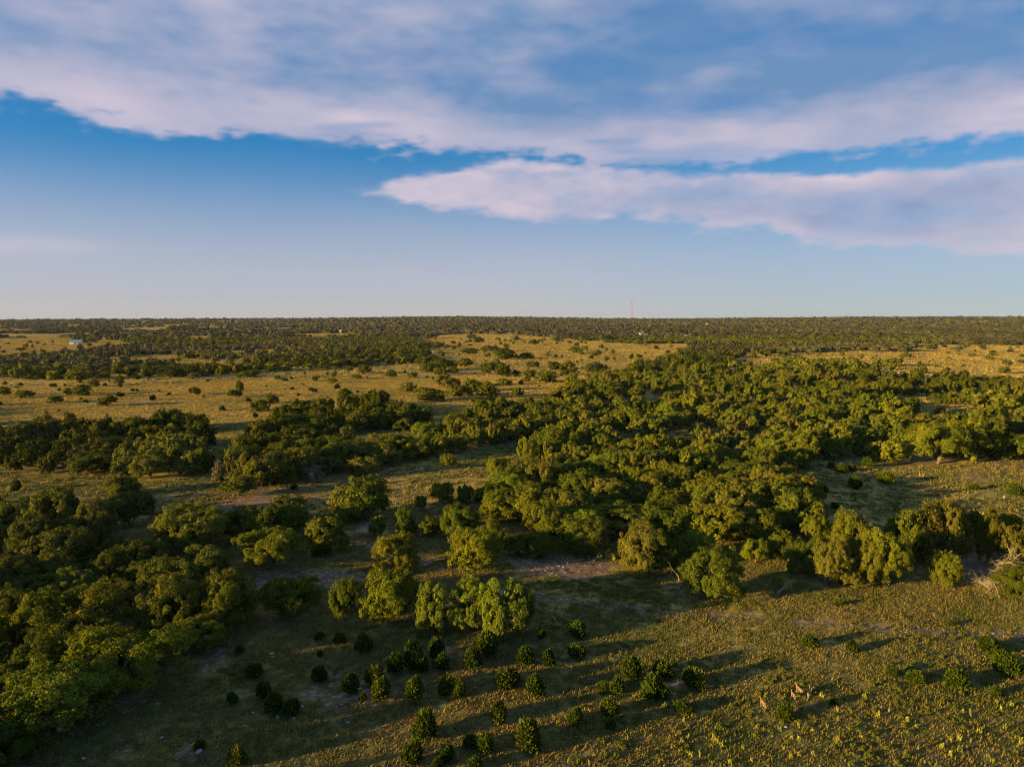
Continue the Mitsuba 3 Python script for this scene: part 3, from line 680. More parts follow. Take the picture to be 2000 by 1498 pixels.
TRACKS = {'dirt_track': ([(825, 1096), (890, 1126), (960, 1148), (1040, 1162), (1175, 1181), (1350, 1198), (1480, 1206), (1560, 1214), (1640, 1219), (1730, 1226), (1830, 1236), (1920, 1241), (2000, 1241), (2200, 1238)], 1.15),
          'curving_track': ([(800, 1082), (745, 1076), (708, 1064), (691, 1045), (700, 1026), (712, 1012), (700, 1000)], 1.3),
          'valley_track': ([(-120, 1005), (0, 992), (100, 976), (170, 968), (300, 972), (430, 962), (600, 952), (690, 944), (760, 936)], 1.6),
          'pale_road': ([(-120, 693), (0, 686.5), (60, 681.5), (120, 675.5), (150, 672)], 4.5)}
TRACK_L = {k: (polyline(p), w) for k, (p, w) in TRACKS.items()}
BARE = [(600, 1130, 150, 20, .8), (1100, 1105, 110, 28, .9), (510, 977, 100, 14, .9), (725, 1035, 50, 25, .5), (1905, 1095, 60, 45, .9), (715, 1360, 70, 55, .55), (862, 1272, 35, 20, .9), (1345, 1335, 40, 14, .6), (400, 1290, 90, 60, .5), (180, 1470, 150, 40, .5),
        (1700, 1140, 90, 10, .35), (1860, 1170, 110, 14, .35), (1880, 925, 130, 16, .35), (1760, 898, 120, 8, .7), (640, 1335, 60, 40, .45), (380, 1470, 60, 16, .5), (1500, 1340, 30, 10, .3), (1405, 1480, 25, 8, .5), (1765, 1325, 25, 8, .6), (950, 1500, 60, 20, .3), (1960, 905, 80, 12, .5),
        (1240, 1140, 60, 25, .3), (470, 1350, 60, 30, .45), (1600, 985, 25, 10, .5), (250, 785, 120, 6, .45), (860, 690, 30, 4, .3)]


def masks(X, Y, Z):
    u, v = to_px(X, np.maximum(Y, 5), Z)
    r = np.hypot(X, Y)
    P = np.stack([X, Y], -1)
    bare = 0.02 + 0 * X
    for cx, cy, rx, ry, s in BARE:
        gx, gy = (float(q) for q in at(cx, cy))
        ex = rx / FOC * gy
        ey = ry / FOC * gy * gy / CAM_H
        bare = np.maximum(bare, s * np.exp(-(((X - gx) / ex) ** 2 + ((Y - gy) / ey) ** 2) ** 1.5 * 0.7))
    for k, (line, w) in TRACK_L.items():
        sel = np.flatnonzero((r < 2500) & (np.abs(X) < 1800) & (Y > 0))
        d = np.full(len(X), 1e9)
        d[sel] = dist_to(P[sel], line)
        bare = np.maximum(bare, {'dirt_track': 0.72, 'pale_road': 1.0}.get(k, 0.72) * sstep(w * 1.6, w * 0.5, d))
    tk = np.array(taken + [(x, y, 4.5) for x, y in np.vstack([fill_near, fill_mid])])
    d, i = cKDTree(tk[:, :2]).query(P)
    under_crown = sstep(1.3, 0.5, d / tk[i, 2]) * (r < 600)
    bare = np.maximum(bare, 0.38 * under_crown)                     # ground colour shifts to the dirt tone under the crowns
    green = 0.66 - 0.46 * sstep(240, 360, r) + 0.10 * sstep(-10, -60, X) * (r < 200)
    return bare, green


def build_ground():
    ang = np.unique(np.concatenate([np.linspace(-180, -52, 60), np.linspace(-52, 46, 520), np.linspace(46, 180, 60)]))
    ang = np.radians(ang)
    rad = np.concatenate([[0.0, 12, 24, 34, 42], 47 * np.exp(np.arange(0, math.log(300 / 47), 0.0048)), 301 * np.exp(np.arange(0, math.log(9500 / 301), 0.013))])
    A, R = np.meshgrid(ang, rad)
    X, Y = R * np.sin(A), R * np.cos(A)
    Z = land(X, Y)
    p = np.stack([X, Y, 0 * X], -1)
    Z = Z + (0.16 * (meshkit.fbm(p / 1.3, 3, 41) - 0.5) + 0.10 * (meshkit.noise(p / 0.5, 43) - 0.5)) * sstep(400, 120, R)
    bare, green = masks(X.ravel(), Y.ravel(), Z.ravel())
    nr, na = A.shape
    i, j = np.meshgrid(np.arange(nr - 1), np.arange(na - 1), indexing='ij')
    a = (i * na + j).ravel()
    f = np.vstack([np.stack([a, a + 1, a + na + 1], -1), np.stack([a, a + na + 1, a + na], -1)])
    f = f[:, ::-1]
    v = np.stack([X.ravel(), Y.ravel(), Z.ravel()], -1)
    uv = np.stack([bare, green], -1)
    mid = v[f].mean(1)[:, :2]
    which = np.zeros(len(f), int)
    for k, (name, (line, w)) in enumerate(TRACK_L.items()):
        sel = np.flatnonzero((np.hypot(*mid.T) < 2500) & (mid[:, 1] > 0))
        which[sel[dist_to(mid[sel], line) < w]] = k + 1
    n = meshkit.arrays((v, f), True)[2]
    for k, name in enumerate(['ground'] + list(TRACK_L)):
        g = f[which == k]
        used, inv = np.unique(g, return_inverse=True)
        path = meshkit.write_ply((v[used], inv.reshape(-1, 3)), False, uv[used], None, normals=n[used])
        scene[name] = {'type': 'ply', 'filename': path, 'face_normals': False, 'bsdf': {'type': 'ref', 'id': 'ground_material'}}
        labels[name] = {'kind': 'structure', 'label': {'ground': 'rolling ranch land with dry olive grass and stony patches', 'dirt_track': 'faint two-wheel dirt track across the lower right grass', 'curving_track': 'short curving dirt track between the trees', 'valley_track': 'dirt track along the stony valley beyond the near left wood', 'pale_road': 'pale gravel road that leads to the white barn'}[name]}


build_ground()

# ------------------------------------------------------------------ grass
def tufts(rng, n, span, h, w, blades):
    c = rng.uniform(-span / 2, span / 2, (n, 2))
    mound = rng.uniform(-span / 2, span / 2, (n // 9, 2))
    c[: int(n * 0.6)] = mound[rng.integers(len(mound), size=int(n * 0.6))] + rng.normal(size=(int(n * 0.6), 2)) * span * 0.055
    size = 0.5 + 1.3 * rng.uniform(0, 1, n) ** 2.2
    k = np.repeat(np.arange(n), blades)
    a = rng.uniform(0, 2 * np.pi, len(k))
    lean = rng.uniform(0.25, 1.9, len(k))
    root = np.concatenate([c[k] + 0.17 * size[k, None] * rng.normal(size=(len(k), 2)), np.full((len(k), 1), -0.08)], 1)
    d = unit(np.stack([np.cos(a) * lean, np.sin(a) * lean, np.ones(len(k))], -1)) * 1.25
    tip = root + d * (h * size[k] * rng.uniform(0.6, 1.2, len(k)))[:, None]
    s = np.stack([-np.sin(a), np.cos(a), 0 * a], -1) * (w * size[k])[:, None]
    v = np.stack([root - s, root + s, tip], 1).reshape(-1, 3)
    uv = np.stack([np.repeat(np.clip(0.5 * rng.uniform(0, 1, n)[k] + 0.5 * rng.uniform(0, 1, len(k)), 0, 1), 3), np.repeat(rng.uniform(0, 1, n)[k], 3)], -1)
    return v, np.arange(3 * len(k)).reshape(-1, 3), uv


for k in range(5):
    proto(f'grass_near_model_{k}', tufts(np.random.default_rng(600 + k), 250, 3.4, 0.21, 0.055, 8), 'grass_blades')
    proto(f'grass_far_model_{k}', tufts(np.random.default_rng(620 + k), 150, 12, 0.36, 0.17, 9), 'straw_blades')
    proto(f'grass_hill_model_{k}', tufts(np.random.default_rng(630 + k), 170, 12, 0.33, 0.15, 9), 'grass_blades')
    proto(f'grass_distant_model_{k}', tufts(np.random.default_rng(640 + k), 90, 34, 0.60, 0.60, 6), 'straw_blades')


def grass_at(n0, r0, r1, step, rng, far):
    g = np.arange(-r1 * 0.7, r1 * 0.7, step)
    X, Y = (q.ravel() for q in np.meshgrid(g, np.arange(0, r1, step)))
    X, Y = X + rng.uniform(-.3, .3, len(X)) * step, Y + rng.uniform(-.3, .3, len(Y)) * step
    r, az = np.hypot(X, Y), np.degrees(np.arctan2(X, Y))
    ok = (r > r0) & (r < r1) & (np.abs(az) < 41)
    X, Y, r = X[ok], Y[ok], r[ok]
    Z = land(X, Y)
    bare = masks(X, Y, Z)[0]
    ok = (rng.uniform(0, 1, len(X)) > 1.5 * (bare - 0.2)) & (bare < 0.5)
    if far:
        ok &= ~wooded(X, Y)
    for x, y, z in zip(X[ok], Y[ok], Z[ok]):
        k = number('grass__')
        k = k.replace('___', '__') if not k.endswith('__') else k + '000'
        s = rng.uniform(0.8, 1.2)
        scene[k] = {'type': 'instance', 'shapegroup': {'type': 'ref', 'id': f"grass_{far or 'near'}_model_{rng.integers(5)}"}, 'to_world': T().translate([x, y, z]).rotate([0, 0, 1], rng.uniform(0, 360)).scale([1, 1, s])}


grass_at(0, 50, 150, 2.6, np.random.default_rng(9), '')
grass_at(0, 150, 290, 9.0, np.random.default_rng(10), 'hill')
grass_at(0, 290, 520, 9.0, np.random.default_rng(13), 'far')
grass_at(0, 520, 2000, 24.0, np.random.default_rng(12), 'distant')
labels['grass'] = {'label': 'dry olive and straw coloured grass tufts over the open ground', 'category': 'grass', 'kind': 'stuff'}

# ------------------------------------------------------------------ small plants and stones on the ground
def spot(tile, cx, cy):
    ox, oy = ORIGIN[tile]
    X, Y = (float(q) for q in at(ox + 0.35 * cx, oy + 0.35 * cy))
    return X, Y, float(land(X, Y)), 0.35 / FOC * (Y * math.cos(PITCH) + CAM_H * math.sin(PITCH))     # the last: metres per survey unit


leaf_bsdf('cactus_skin', (0.30, 0.28, 0.035), (0.22, 0.24, 0.035), (0.33, 0.27, 0.04), 0.5)
leaf_bsdf('forb_leaves', (0.12, 0.14, 0.018), (0.15, 0.145, 0.024), (0.10, 0.115, 0.016), 0.2)
PAD = trimesh.creation.icosphere(1)
for k in range(4):
    rng = np.random.default_rng(700 + k)
    parts, uvs = [], []
    def pad(c, size, yaw, tilt):
        M = trimesh.transformations.euler_matrix(tilt, 0, yaw)[:3, :3]
        v = (PAD.vertices * [0.62 * size, 0.14 * size, 0.9 * size] + [0, 0, 0.8 * size]) @ M.T + c
        parts.append((v, np.array(PAD.faces))); uvs.append(np.tile([rng.uniform(0.2, 1), 0.5], (len(v), 1)))
        return c + M @ [0, 0, 1.55 * size]
    for j in range(9):
        a, r = rng.uniform(0, 6.28), rng.uniform(0.03, 0.30)
        c = np.array([r * math.cos(a), r * math.sin(a), -0.03])
        for up in range(rng.integers(2, 5)):
            nxt = pad(c, rng.uniform(0.085, 0.135), rng.uniform(0, 6.28), rng.normal() * 0.45)
            if rng.uniform() < 0.5:
                pad(c + [0, 0, .05], rng.uniform(0.07, 0.11), rng.uniform(0, 6.28), rng.normal() * 0.7)
            c = nxt
    v, f = join(parts)
    scene[f'cactus_model_{k}'] = {'type': 'shapegroup', 'pads': mikit.ply((v, f), 'cactus_skin', smooth=True, uv=np.vstack(uvs))}
    SIZE[f'cactus_model_{k}'] = (1.25, float(v[:, 2].max()))
CACTI = [('I', x, y, 34 + (x * 7 + y) % 22) for x, y in [(50, 512), (560, 470), (870, 462), (1110, 470), (960, 542), (1040, 557), (510, 637), (962, 592), (1190, 577), (1245, 547), (740, 632), (822, 657), (900, 632), (640, 655), (700, 697), (740, 707), (130, 692), (90, 717), (290, 717), (315, 737),
         (270, 705), (430, 752), (140, 792), (190, 792), (480, 822), (360, 837), (1090, 692), (960, 712), (980, 737), (700, 802), (740, 792), (822, 787), (890, 767), (1410, 762), (1590, 707), (1640, 707), (1660, 547), (1700, 562), (1850, 502), (1870, 542), (1930, 512), (1540, 747), (1640, 772),
         (1590, 792), (1800, 802), (1830, 832), (1890, 642), (1750, 662), (1980, 722), (1400, 637), (1350, 602), (650, 577)]] + [('E', 1490, 548, 60), ('E', 1535, 540, 80), ('E', 1565, 552, 60), ('E', 1110, 542, 50), ('E', 1190, 522, 35), ('E', 1320, 517, 35), ('E', 940, 132, 50), ('E', 1005, 129, 40),
         ('H', 1912, 530, 60), ('H', 1300, 582, 30), ('H', 1430, 547, 30), ('H', 1320, 822, 45), ('H', 1560, 652, 35), ('H', 1760, 782, 35), ('H', 1430, 840, 30), ('H', 1880, 700, 35), ('H', 1960, 600, 35), ('F', 700, 727, 25), ('F', 1745, 652, 22)]
cacti = []
for tile, cx, cy, w in CACTI:
    X, Y, z, m = spot(tile, cx, cy)
    key = number('prickly_pear')
    W = max(0.6, w * m)
    plant(key, f'cactus_model_{int(R1.integers(4))}', X, Y, z, W, 0.62 * W + 0.15, R1.uniform(0, 360))
    cacti.append(dict(key=key, X=X, Y=Y, z=z))

# leafy forbs among the grass
for k in range(3):
    rng = np.random.default_rng(720 + k)
    P = balls(rng, 90) * [0.30, 0.30, 0.26] * rng.uniform(0.5, 1, (90, 1)) + [0, 0, 0.18]
    v, f, uv = leaves(rng, P, unit(P - [0, 0, .1] + .4 * rng.normal(size=P.shape)), 0.075)
    scene[f'forb_model_{k}'] = {'type': 'shapegroup', 'crown': mikit.ply((v, f), 'forb_leaves', uv=uv)}
    SIZE[f'forb_model_{k}'] = (0.7, float(v[:, 2].max()))
rng = np.random.default_rng(31)
fx, fy = rng.uniform(1120, 2060, 1100), rng.uniform(1160, 1520, 1100)
X, Y = at(fx, fy)
dens = meshkit.fbm(np.stack([X / 7, Y / 7, 0 * X], -1), 3, 61)
ok = (dens > 0.47) & (fy > 1480 - 0.16 * fx + 0)
for x, y in zip(X[ok], Y[ok]):
    k = number('forbs__'); k = k.replace('___', '__') if not k.endswith('__') else k + '000'
    w = rng.uniform(0.3, 0.85)
    plant(k, f'forb_model_{rng.integers(3)}', x, y, float(land(x, y)), w, w * 0.6, rng.uniform(0, 360))
labels['forbs'] = {'label': 'low yellow green leafy weeds among the grass at lower right', 'category': 'weeds', 'kind': 'stuff'}


def stone(rng, size):
    m = trimesh.creation.icosphere(1)
    v = m.vertices * (1 + 0.25 * rng.normal(size=3)) * rng.uniform(0.75, 1.15, (len(m.vertices), 1)) * [1, rng.uniform(.5, 1), rng.uniform(.3, .6)]
    return v @ trimesh.transformations.euler_matrix(*rng.normal(size=3) * [.3, .3, 3])[:3, :3].T * size, np.array(m.faces)


def stone_color(p, n, uv):
    return mikit.mix(V(0.26, 0.235, 0.20), V(0.46, 0.43, 0.385), mikit.fbm(p.x * 6, p.y * 6, p.z * 6, 3))


scene['limestone'] = {'type': 'twosided', 'bsdf': {'type': 'diffuse', 'reflectance': mikit.proc(stone_color)}}
rng = np.random.default_rng(33)
octa = trimesh.creation.icosphere(0)
a, r = np.radians(rng.uniform(-40, 40, 90000)), np.sqrt(rng.uniform(55 ** 2, 215 ** 2, 90000))
X, Y = r * np.sin(a), r * np.cos(a)
Z = land(X, Y)
bare = masks(X, Y, Z)[0]
ok = rng.uniform(0, 1, len(X)) < 0.003 + 0.22 * np.maximum(bare - 0.30, 0)
X, Y, Z = X[ok], Y[ok], Z[ok]
n = len(X)
vs = octa.vertices[None] * rng.uniform(0.6, 1.3, (n, 12, 1)) * (0.07 + 0.20 * rng.uniform(0, 1, (n, 1, 1)) ** 3) * [1, 1, 0.55] + np.stack([X, Y, Z + 0.03], -1)[:, None]
fs = octa.faces[None] + 12 * np.arange(n)[:, None, None]
scene['limestone_rubble'] = mikit.ply((vs.reshape(-1, 3), fs.reshape(-1, 3)), 'limestone')
labels['limestone_rubble'] = {'label': 'pale limestone rubble strewn over the bare stony patches', 'category': 'rubble', 'kind': 'stuff'}
ROCKS = [('G', 1415, 552, 30), ('G', 1110, 770, 35), ('G', 470, 807, 25), ('G', 1550, 577, 20), ('G', 1640, 582, 20), ('G', 900, 692, 16), ('G', 1370, 627, 20), ('G', 950, 541, 22), ('G', 1215, 741, 20), ('H', 85, 606, 16), ('H', 285, 626, 25), ('H', 50, 506, 22), ('H', 800, 411, 14), ('I', 1745, 411, 14), ('I', 1805, 430, 14),
         ('F', 1890, 206, 30), ('F', 890, 736, 16), ('F', 1045, 706, 24), ('F', 1700, 612, 26), ('F', 1735, 640, 22), ('E', 1280, 774, 14), ('E', 1495, 582, 16), ('E', 1240, 885, 14), ('E', 500, 48, 40)]
rocks = []
for tile, cx, cy, w in ROCKS:
    X, Y, z, m = spot(tile, cx, cy)
    key = number('limestone_rock')
    scene[key] = mikit.ply(stone(rng, max(0.2, w * m * 0.5)), 'limestone', to_world=T().translate([X, Y, z + 0.08]))
    rocks.append(dict(key=key, X=X, Y=Y, z=z, w=w))

# ------------------------------------------------------------------ dead wood
plain('dead_wood', 0.38, 0.30, 0.215)


def branches(rng, p, d, L, r, depth, out, droop=0.0):
    n = 5
    pts, rad = [p], [r]
    for i in range(n):
        d = unit(d + 0.28 * rng.normal(size=3) + [0, 0, -droop])
        p = p + d * L / n
        if p[2] < 0.03:
            p = p * [1, 1, 0] + [0, 0, 0.03]; d = unit(d * [1, 1, 0.0] + [0, 0, 0.15])
        pts.append(p); rad.append(r * (1 - 0.55 * (i + 1) / n))
    out.append(tube(pts, rad, 5 if depth > 1 else 4))
    if depth:
        for k in range(rng.integers(3, 6)):
            j = rng.integers(1, n + 1)
            branches(rng, pts[j], unit(d + 0.95 * rng.normal(size=3)), L * rng.uniform(0.45, 0.75), rad[j] * 0.62, depth - 1, out, droop)


DEAD = [('fallen_tree', 'F', 1925, 690, 300, (-0.8, -0.15, 0.75), 0.24, 4, 'bleached fallen tree with a tangle of bare limbs at the right edge'),
        ('fallen_tree', 'F', 1990, 575, 190, (-0.6, 0.3, 0.5), 0.20, 3, 'bare pale tree leaning behind the fallen tree at the right edge'),
        ('dead_brush', 'F', 95, 735, 150, (-0.3, -0.2, 0.5), 0.09, 2, 'grey dead brush left of the drooping oak at the meadow edge'),
        ('dead_brush', 'F', 615, 745, 110, (0.2, -0.2, 0.5), 0.09, 2, 'pale dead brush heap right of the drooping oak at the meadow edge'),
        ('dead_brush', 'G', 1520, 262, 60, (0.4, 0, 0.3), 0.05, 2, 'small flattened dead brush on the dark lower left slope'),
        ('fallen_branch', 'E', 1605, 715, 75, (0.45, -0.9, 0.05), 0.07, 0, 'thin dark fallen branch lying on the shaded grass'),
        ('dead_snag', 'E', 640, 925, 200, (0.05, 0.0, 1.0), 0.16, 2, 'bare forked snag standing between the yellow green elms'),
        ('dead_snag', 'F', 1790, 555, 210, (0.15, 0.0, 1.0), 0.14, 2, 'crooked bare trunk in the dark gap near the right edge')]
for name, tile, cx, cy, w, d, r, depth, text in DEAD:
    X, Y, z, m = spot(tile, cx, cy)
    rg = np.random.default_rng(int(cx) + 5)
    out = []
    for q in range(1 if depth == 0 or 'snag' in name else 3):
        branches(rg, np.array([0.2 * rg.normal(), 0.2 * rg.normal(), 0.12]), unit(np.array(d) + (0.45 * rg.normal(size=3) if q else 0)), w * m * (0.75 if depth else 1.0), r, depth, out, 0.05 if 'snag' not in name else -0.05)
    key = number(name)
    scene[key] = mikit.ply(join(out), 'dead_wood' if name != 'fallen_branch' else 'bark', smooth=True, to_world=T().translate([X, Y, z]))
    labels[key] = {'label': text, 'category': name.replace('_', ' ')}

# ------------------------------------------------------------------ deer
scene['deer_coat'] = {'type': 'twosided', 'bsdf': {'type': 'diffuse', 'reflectance': {'type': 'mesh_attribute', 'name': 'vertex_color'}}}


def bone(a, b, ra, rb, n=12):
    return m3.Manifold.batch_hull([m3.Manifold.sphere(ra, n).translate(list(a)), m3.Manifold.sphere(rb, n).translate(list(b))])


def deer(rng, head_turn, head_up):
    B = []
    chain = lambda pts: [B.append(bone(p[:3], q[:3], p[3], q[3])) for p, q in zip(pts[:-1], pts[1:])]
    chain([(-.44, 0, .82, .15), (-.20, 0, .79, .165), (.10, 0, .77, .180), (.33, 0, .79, .175)])
    chain([(-.36, 0, .86, .10), (.30, 0, .90, .10)])
    c, s_ = math.cos(head_turn), math.sin(head_turn)
    hb = np.array([.60, 0.10 * s_, 1.16 + 0.10 * head_up])
    chain([(.33, 0, .85, .14), (.47, 0.02 * s_, .98, .095), (*hb, .072)])
    mz = hb + np.array([.20 * c, .20 * s_, -.05])
    chain([(*hb, .078), (*(hb + .5 * (mz - hb)), .058), (*mz, .036)])
    for e in (-1, 1):
        side = np.array([-s_, c, 0]) * e
        chain([(*(hb + side * .05 + [0, 0, .05]), .026), (*(hb + side * .12 + [0, 0, .11] - .03 * np.array([c, s_, 0])), .032), (*(hb + side * .17 + [0, 0, .15]), .010)])
        st = rng.uniform(-.10, .10)
        chain([(.32, .085 * e, .70, .085), (.33 + st * .4, .085 * e, .42, .040), (.30 + st, .085 * e, .11, .026), (.33 + st, .085 * e, .025, .030)])
        st = rng.uniform(-.10, .10)
        chain([(-.42, .09 * e, .76, .125), (-.30 + st * .2, .10 * e, .56, .080), (-.50 + st * .6, .095 * e, .37, .038), (-.45 + st, .095 * e, .10, .027), (-.42 + st, .095 * e, .025, .030)])
    chain([(-.57, 0, .84, .035), (-.64, 0, .70, .028)])
    m = m3.Manifold.batch_boolean(B, m3.OpType.Add).refine_to_length(0.035).to_mesh()
    t = trimesh.Trimesh(m.vert_properties[:, :3], m.tri_verts)
    trimesh.smoothing.filter_taubin(t, iterations=6)
    return np.array(t.vertices), np.array(t.faces)


DEER = [(1490, 1382.5, 104, .35, .4, .80, 'chestnut deer standing apart, nearest the round juniper on its left side'), (1561, 1358, 106, .3, .6, .92, 'largest chestnut deer with raised neck, rearmost of the small group'),
        (1549, 1365, 98, -.3, .1, .70, 'smaller chestnut deer just in front of the largest deer'), (1581, 1363, 40, .2, .5, .74, 'chestnut deer at the right of the group, facing right, half in shade')]
for k, (x, y, yaw, turn, up, size, text) in enumerate(DEER):
    X, Y = (float(q) for q in at(x, y))
    v, f = deer(np.random.default_rng(800 + k), turn, up)
    low = np.clip(sstep(0.74, 0.52, v[:, 2]) + sstep(0.62, 0.60, v[:, 2]) * 0.3 + (v[:, 0] < -.53) * 0.7 * (v[:, 2] < .8), 0, 1)[:, None]
    col = np.array([.25, .145, .085]) * (1 - low) + np.array([.36, .28, .20]) * low
    key = number('deer')
    scene[key] = mikit.ply((v * size, f), 'deer_coat', smooth=True, color=col, to_world=T().translate([X, Y, float(land(X, Y)) + 0.02]).rotate([0, 0, 1], yaw))
    labels[key] = {'label': text, 'category': 'deer', 'group': 'deer on the lower right grass'}

# ------------------------------------------------------------------ buildings and the mast
plain('white_paint', 0.70, 0.67, 0.62); plain('blue_metal', 0.14, 0.25, 0.42); plain('tan_wall', 0.40, 0.28, 0.20); plain('dark_opening', 0.04, 0.04, 0.05); plain('roof_grey', 0.35, 0.34, 0.33); plain('red_paint', 0.45, 0.16, 0.12)
scene['window_glass'] = {'type': 'principled', 'base_color': {'type': 'rgb', 'value': [.04, .05, .06]}, 'roughness': 0.08, 'specular': 0.6}


def box(x0, x1, y0, y1, z0, z1):
    return trimesh.creation.box(extents=[x1 - x0, y1 - y0, z1 - z0], transform=trimesh.transformations.translation_matrix([(x0 + x1) / 2, (y0 + y1) / 2, (z0 + z1) / 2]))


def gable(L, W, z0, z1):
    return trimesh.Trimesh(*prism([(-W / 2, z0), (W / 2, z0), (0, z1)], L))


def prism(poly, L):
    n = len(poly)
    v = np.array([(x, y, z) for x in (-L / 2, L / 2) for y, z in poly])
    f = [[0, i + 1, i] for i in range(1, n - 1)] + [[n, n + i, n + i + 1] for i in range(1, n - 1)]
    for i in range(n):
        j = (i + 1) % n
        f += [[i, j, n + j], [i, n + j, n + i]]
    return v, np.array(f)


def slab(L, W, z0, z1, t, over, side):
    y1, dz = W / 2 + over, (z1 - z0) * (1 + over / (W / 2))
    return prism([(0, z1 + t), (side * y1, z1 + t - dz), (side * y1, z1 - dz + 0.02), (0, z1 + 0.02)][:: 1 if side < 0 else -1], L)


def building(name, X, Y, z, yaw, L, W, H, rise, wall, roof, porch, text, cat):
    key = number(name)
    M = T().translate([X, Y, z]).rotate([0, 0, 1], yaw)
    put = lambda part, mesh, m: scene.__setitem__(f'{key}__{part}', mikit.ply(mesh, m, to_world=M))
    put('wall', join([(np.array(a.vertices), np.array(a.faces)) for a in (box(-L / 2, L / 2, -W / 2, W / 2, -1.5, H), gable(L - .02, W - .02, H + 0.002, H + rise))]), wall)
    put('roof', slab(L + 1, W, H, H + rise, 0.15, 0.5, -1), roof); put('roof_001', slab(L + 1, W, H, H + rise, 0.15, 0.5, 1), roof)
    put('door', box(-L * .08, L * .08, -W / 2 - .06, -W / 2 + .02, 0, min(3.2, H * .8)), 'dark_opening')
    for k, q in enumerate((-.34, -.2, .2, .34)):
        put('window' + (f'_{k:03d}' if k else ''), box(L * q - .5, L * q + .5, -W / 2 - .05, -W / 2 + .02, 1.1, 2.2), 'window_glass')
    if porch:
        put('porch_roof', box(-L / 2, L / 2, -W / 2 - 3.2, -W / 2 - .51, H - .35, H - .22), roof)
        for k in range(6):
            x = -L / 2 + .3 + k * (L - .6) / 5
            put('post' + (f'_{k:03d}' if k else ''), box(x - .14, x + .14, -W / 2 - 3.1, -W / 2 - 2.82, 0, H - .352), 'white_paint')
    labels[key] = {'label': text, 'category': cat}
    return key


gx, gy = (float(q) for q in at(*SPOTS['barn']))
building('metal_barn', gx, gy, float(land(gx, gy)), 12, 17, 9, 4.2, 3.4, 'white_paint', 'blue_metal', True, 'long white barn with blue metal roof at the end of the pale road', 'barn')
for (hx, hy), w, text in zip(SPOTS['houses'], ['white_paint', 'white_paint', 'tan_wall', 'tan_wall', 'tan_wall'],
                             ['tall white house in the woods right of the centre field', 'small white house low in the woods, right of the tall white house', 'tan house on the distant wooded ridge at far right', 'tan house on the distant wooded ridge, right of the mast', 'blue roofed house in the woods left of the centre field']):
    gx, gy = (float(q) for q in at(hx, hy))
    building('ranch_house', gx, gy, float(land(gx, gy)), 25 if w == 'white_paint' else -10, 8, 7, 5.6, 2.6, w, 'blue_metal' if 'blue' in text else 'roof_grey', False, text, 'house')
gx, gy = (float(q) for q in at(*SPOTS['blind']))
M = T().translate([gx, gy, float(land(gx, gy))]).rotate([0, 0, 1], 20)
for part, mesh, m in [('cabin', box(-1.3, 1.3, -1.1, 1.1, 3.2, 5.3), 'tan_wall'), ('roof', box(-1.6, 1.6, -1.4, 1.4, 5.302, 5.5), 'white_paint'), ('window', box(-.8, .8, -1.15, -1.08, 4.3, 4.8), 'dark_opening')] + [
        (n, box(x - .1, x + .1, y - .1, y + .1, -.5, 3.198), 'bark') for n, x, y in (('leg', -1.1, -.9), ('leg_001', 1.1, -.9), ('leg_002', -1.1, .9), ('leg_003', 1.1, .9))]:
    scene[f'deer_blind__{part}'] = mikit.ply(mesh, m, to_world=M)
labels['deer_blind'] = {'label': 'small raised hunting cabin with pale roof on four legs by the centre field trees', 'category': 'hunting blind'}

MAST_D = 5000.0
d = px_dir(1233.5, 626)
gx, gy = d[0] / d[1] * MAST_D, MAST_D
gz = float(land(gx, gy))
top = CAM_H + px_dir(1233.5, 584)[2] / px_dir(1233.5, 584)[1] * MAST_D - gz
M = T().translate([gx, gy, gz])
half = lambda q: 5.2 * (1 - q) ** 1.15 + 0.5
corner = lambda k, q: np.array([half(q) * math.cos(k * 2.094 + .4), half(q) * math.sin(k * 2.094 + .4), q * top])
for k in range(3):
    scene['radio_mast__leg' + (f'_{k:03d}' if k else '')] = mikit.ply(tube([corner(k, q) for q in np.linspace(0, 1, 9)], np.linspace(0.55, 0.25, 9), 6), 'red_paint', to_world=M)
lat, lev = [], np.linspace(0, 1, 19) ** 0.9
for q0, q1 in zip(lev[:-1], lev[1:]):
    for k in range(3):
        lat += [tube([corner(k, q0), corner((k + 1) % 3, q1)], 0.22, 4), tube([corner(k, q1), corner((k + 1) % 3, q1)], 0.20, 4)]
scene['radio_mast__bracing'] = mikit.ply(join(lat), 'red_paint', to_world=M)
scene['radio_mast__antenna'] = mikit.ply(tube([[0, 0, top - 1], [0, 0, top + 7]], 0.22, 6), 'white_paint', to_world=M)
labels['radio_mast'] = {'label': 'thin red lattice radio mast rising above the wooded horizon', 'category': 'radio mast'}

# ------------------------------------------------------------------ labels that tell the plants apart
ORD = ['leftmost', 'second', 'third', 'fourth', 'fifth', 'sixth', 'seventh', 'eighth', 'ninth', 'tenth']
ROW = ['front', 'second', 'third', 'fourth', 'fifth', 'sixth', 'seventh', 'eighth', 'ninth', 'tenth', 'eleventh', 'twelfth', 'thirteenth', 'fourteenth', 'fifteenth', 'sixteenth', 'seventeenth', 'eighteenth', 'nineteenth', 'twentieth']


def zone_of(X, Y):
    for k, p in WOODS_P.items():
        if shapely.contains_xy(p, X, Y):
            return 'in the ' + ('near left wood' if k == 'left wood' else k)
    u, v = to_px(X, Y, 0.0)
    if v < 760:
        return 'on the far ' + ('left' if u < 700 else 'centre' if u < 1400 else 'right') + ' field'
    if v < 850:
        return 'on the left golden field' if u < 1000 else 'beside the right grove'
    if v < 1000:
        return 'along the valley track' if u < 1000 else 'on the right hillside'
    if u < 480:
        return 'beside the near left wood'
    return 'round the central hollow' if u < 1250 else 'along the lower meadow edge'


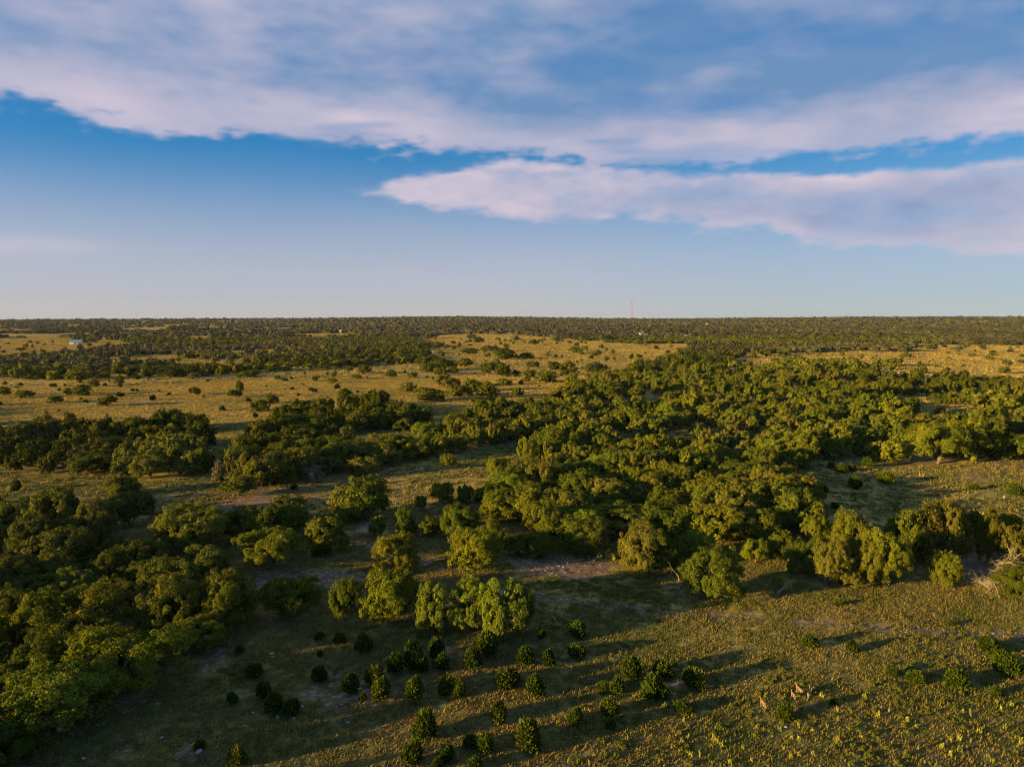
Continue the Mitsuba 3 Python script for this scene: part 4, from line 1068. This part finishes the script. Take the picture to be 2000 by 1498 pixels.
def name_rows(items, kind_words, category, group):
    zones = {}
    for t in items:
        zones.setdefault((zone_of(t['X'], t['Y']), kind_words(t)), []).append(t)
    for (zone, words), ts in zones.items():
        ts.sort(key=lambda t: t['Y'])
        rows = [ts[i:i + 8] for i in range(0, len(ts), 8)]
        for i, row in enumerate(rows):
            row.sort(key=lambda t: to_px(t['X'], t['Y'], t['z'])[0])
            for j, t in enumerate(row):
                if len(ts) == 1:
                    place = ''
                elif len(rows) == 1:
                    place = ', ' + (ORD[j] + (' from left' if j else '') if j < len(row) - 1 or len(row) == 2 and j == 0 else 'rightmost')
                else:
                    place = f", {ORD[j]}{' from left' if j else ''} in {ROW[i]} row"
                labels[t['key']] = {'label': f"{words} {zone}{place}", 'category': category, 'group': group}


seen_oaks = [t for t in individual_trees if t.get('key', '').startswith('oak')]
name_rows(seen_oaks, lambda t: 'broad olive oak' if t['W'] > 11.5 else 'small olive oak' if t['W'] < 7 else 'tall olive oak' if t['H'] > 0.95 * t['W'] else 'rounded olive oak', 'tree', 'olive green oaks of the savanna')
name_rows([t for t in individual_trees if t.get('key', '').startswith('elm')], lambda t: 'small yellow green tree' if t['W'] < 6 else 'bright yellow green tree', 'tree', 'bright yellow green trees')
name_rows([t for t in individual_trees if t.get('key', '').startswith('grey')], lambda t: 'sparse grey brown tree', 'tree', 'sparse grey brown trees')
name_rows(bush_list, lambda t: 'tiny dark juniper bush' if t['W'] < 1.9 else 'large dark juniper bush' if t['W'] > 3.6 else 'dark juniper bush', 'bush', 'dark juniper bushes')
name_rows(cacti, lambda t: 'prickly pear clump', 'cactus', 'prickly pear clumps')
name_rows(rocks, lambda t: 'large pale limestone rock' if t['w'] >= 25 else 'pale limestone rock', 'rock', 'pale limestone rocks')

# ------------------------------------------------------------------ evening air
scene['air'] = {'type': 'homogeneous', 'albedo': {'type': 'rgb', 'value': [0.95, 0.95, 0.95]}, 'sigma_t': {'type': 'rgb', 'value': [1.3e-5, 1.5e-5, 2.1e-5]}}
scene['haze'] = {'type': 'cube', 'to_world': T().translate([0, 0, 108]).scale([9700, 9700, 118]), 'bsdf': {'type': 'null'}, 'interior': {'type': 'ref', 'id': 'air'}}
scene['camera']['medium'] = {'type': 'ref', 'id': 'air'}
labels['haze'] = {'label': 'thin evening haze over the whole land', 'category': 'haze', 'kind': 'stuff'}
print({k: v for k, v in COUNT.items()}, len(scene))
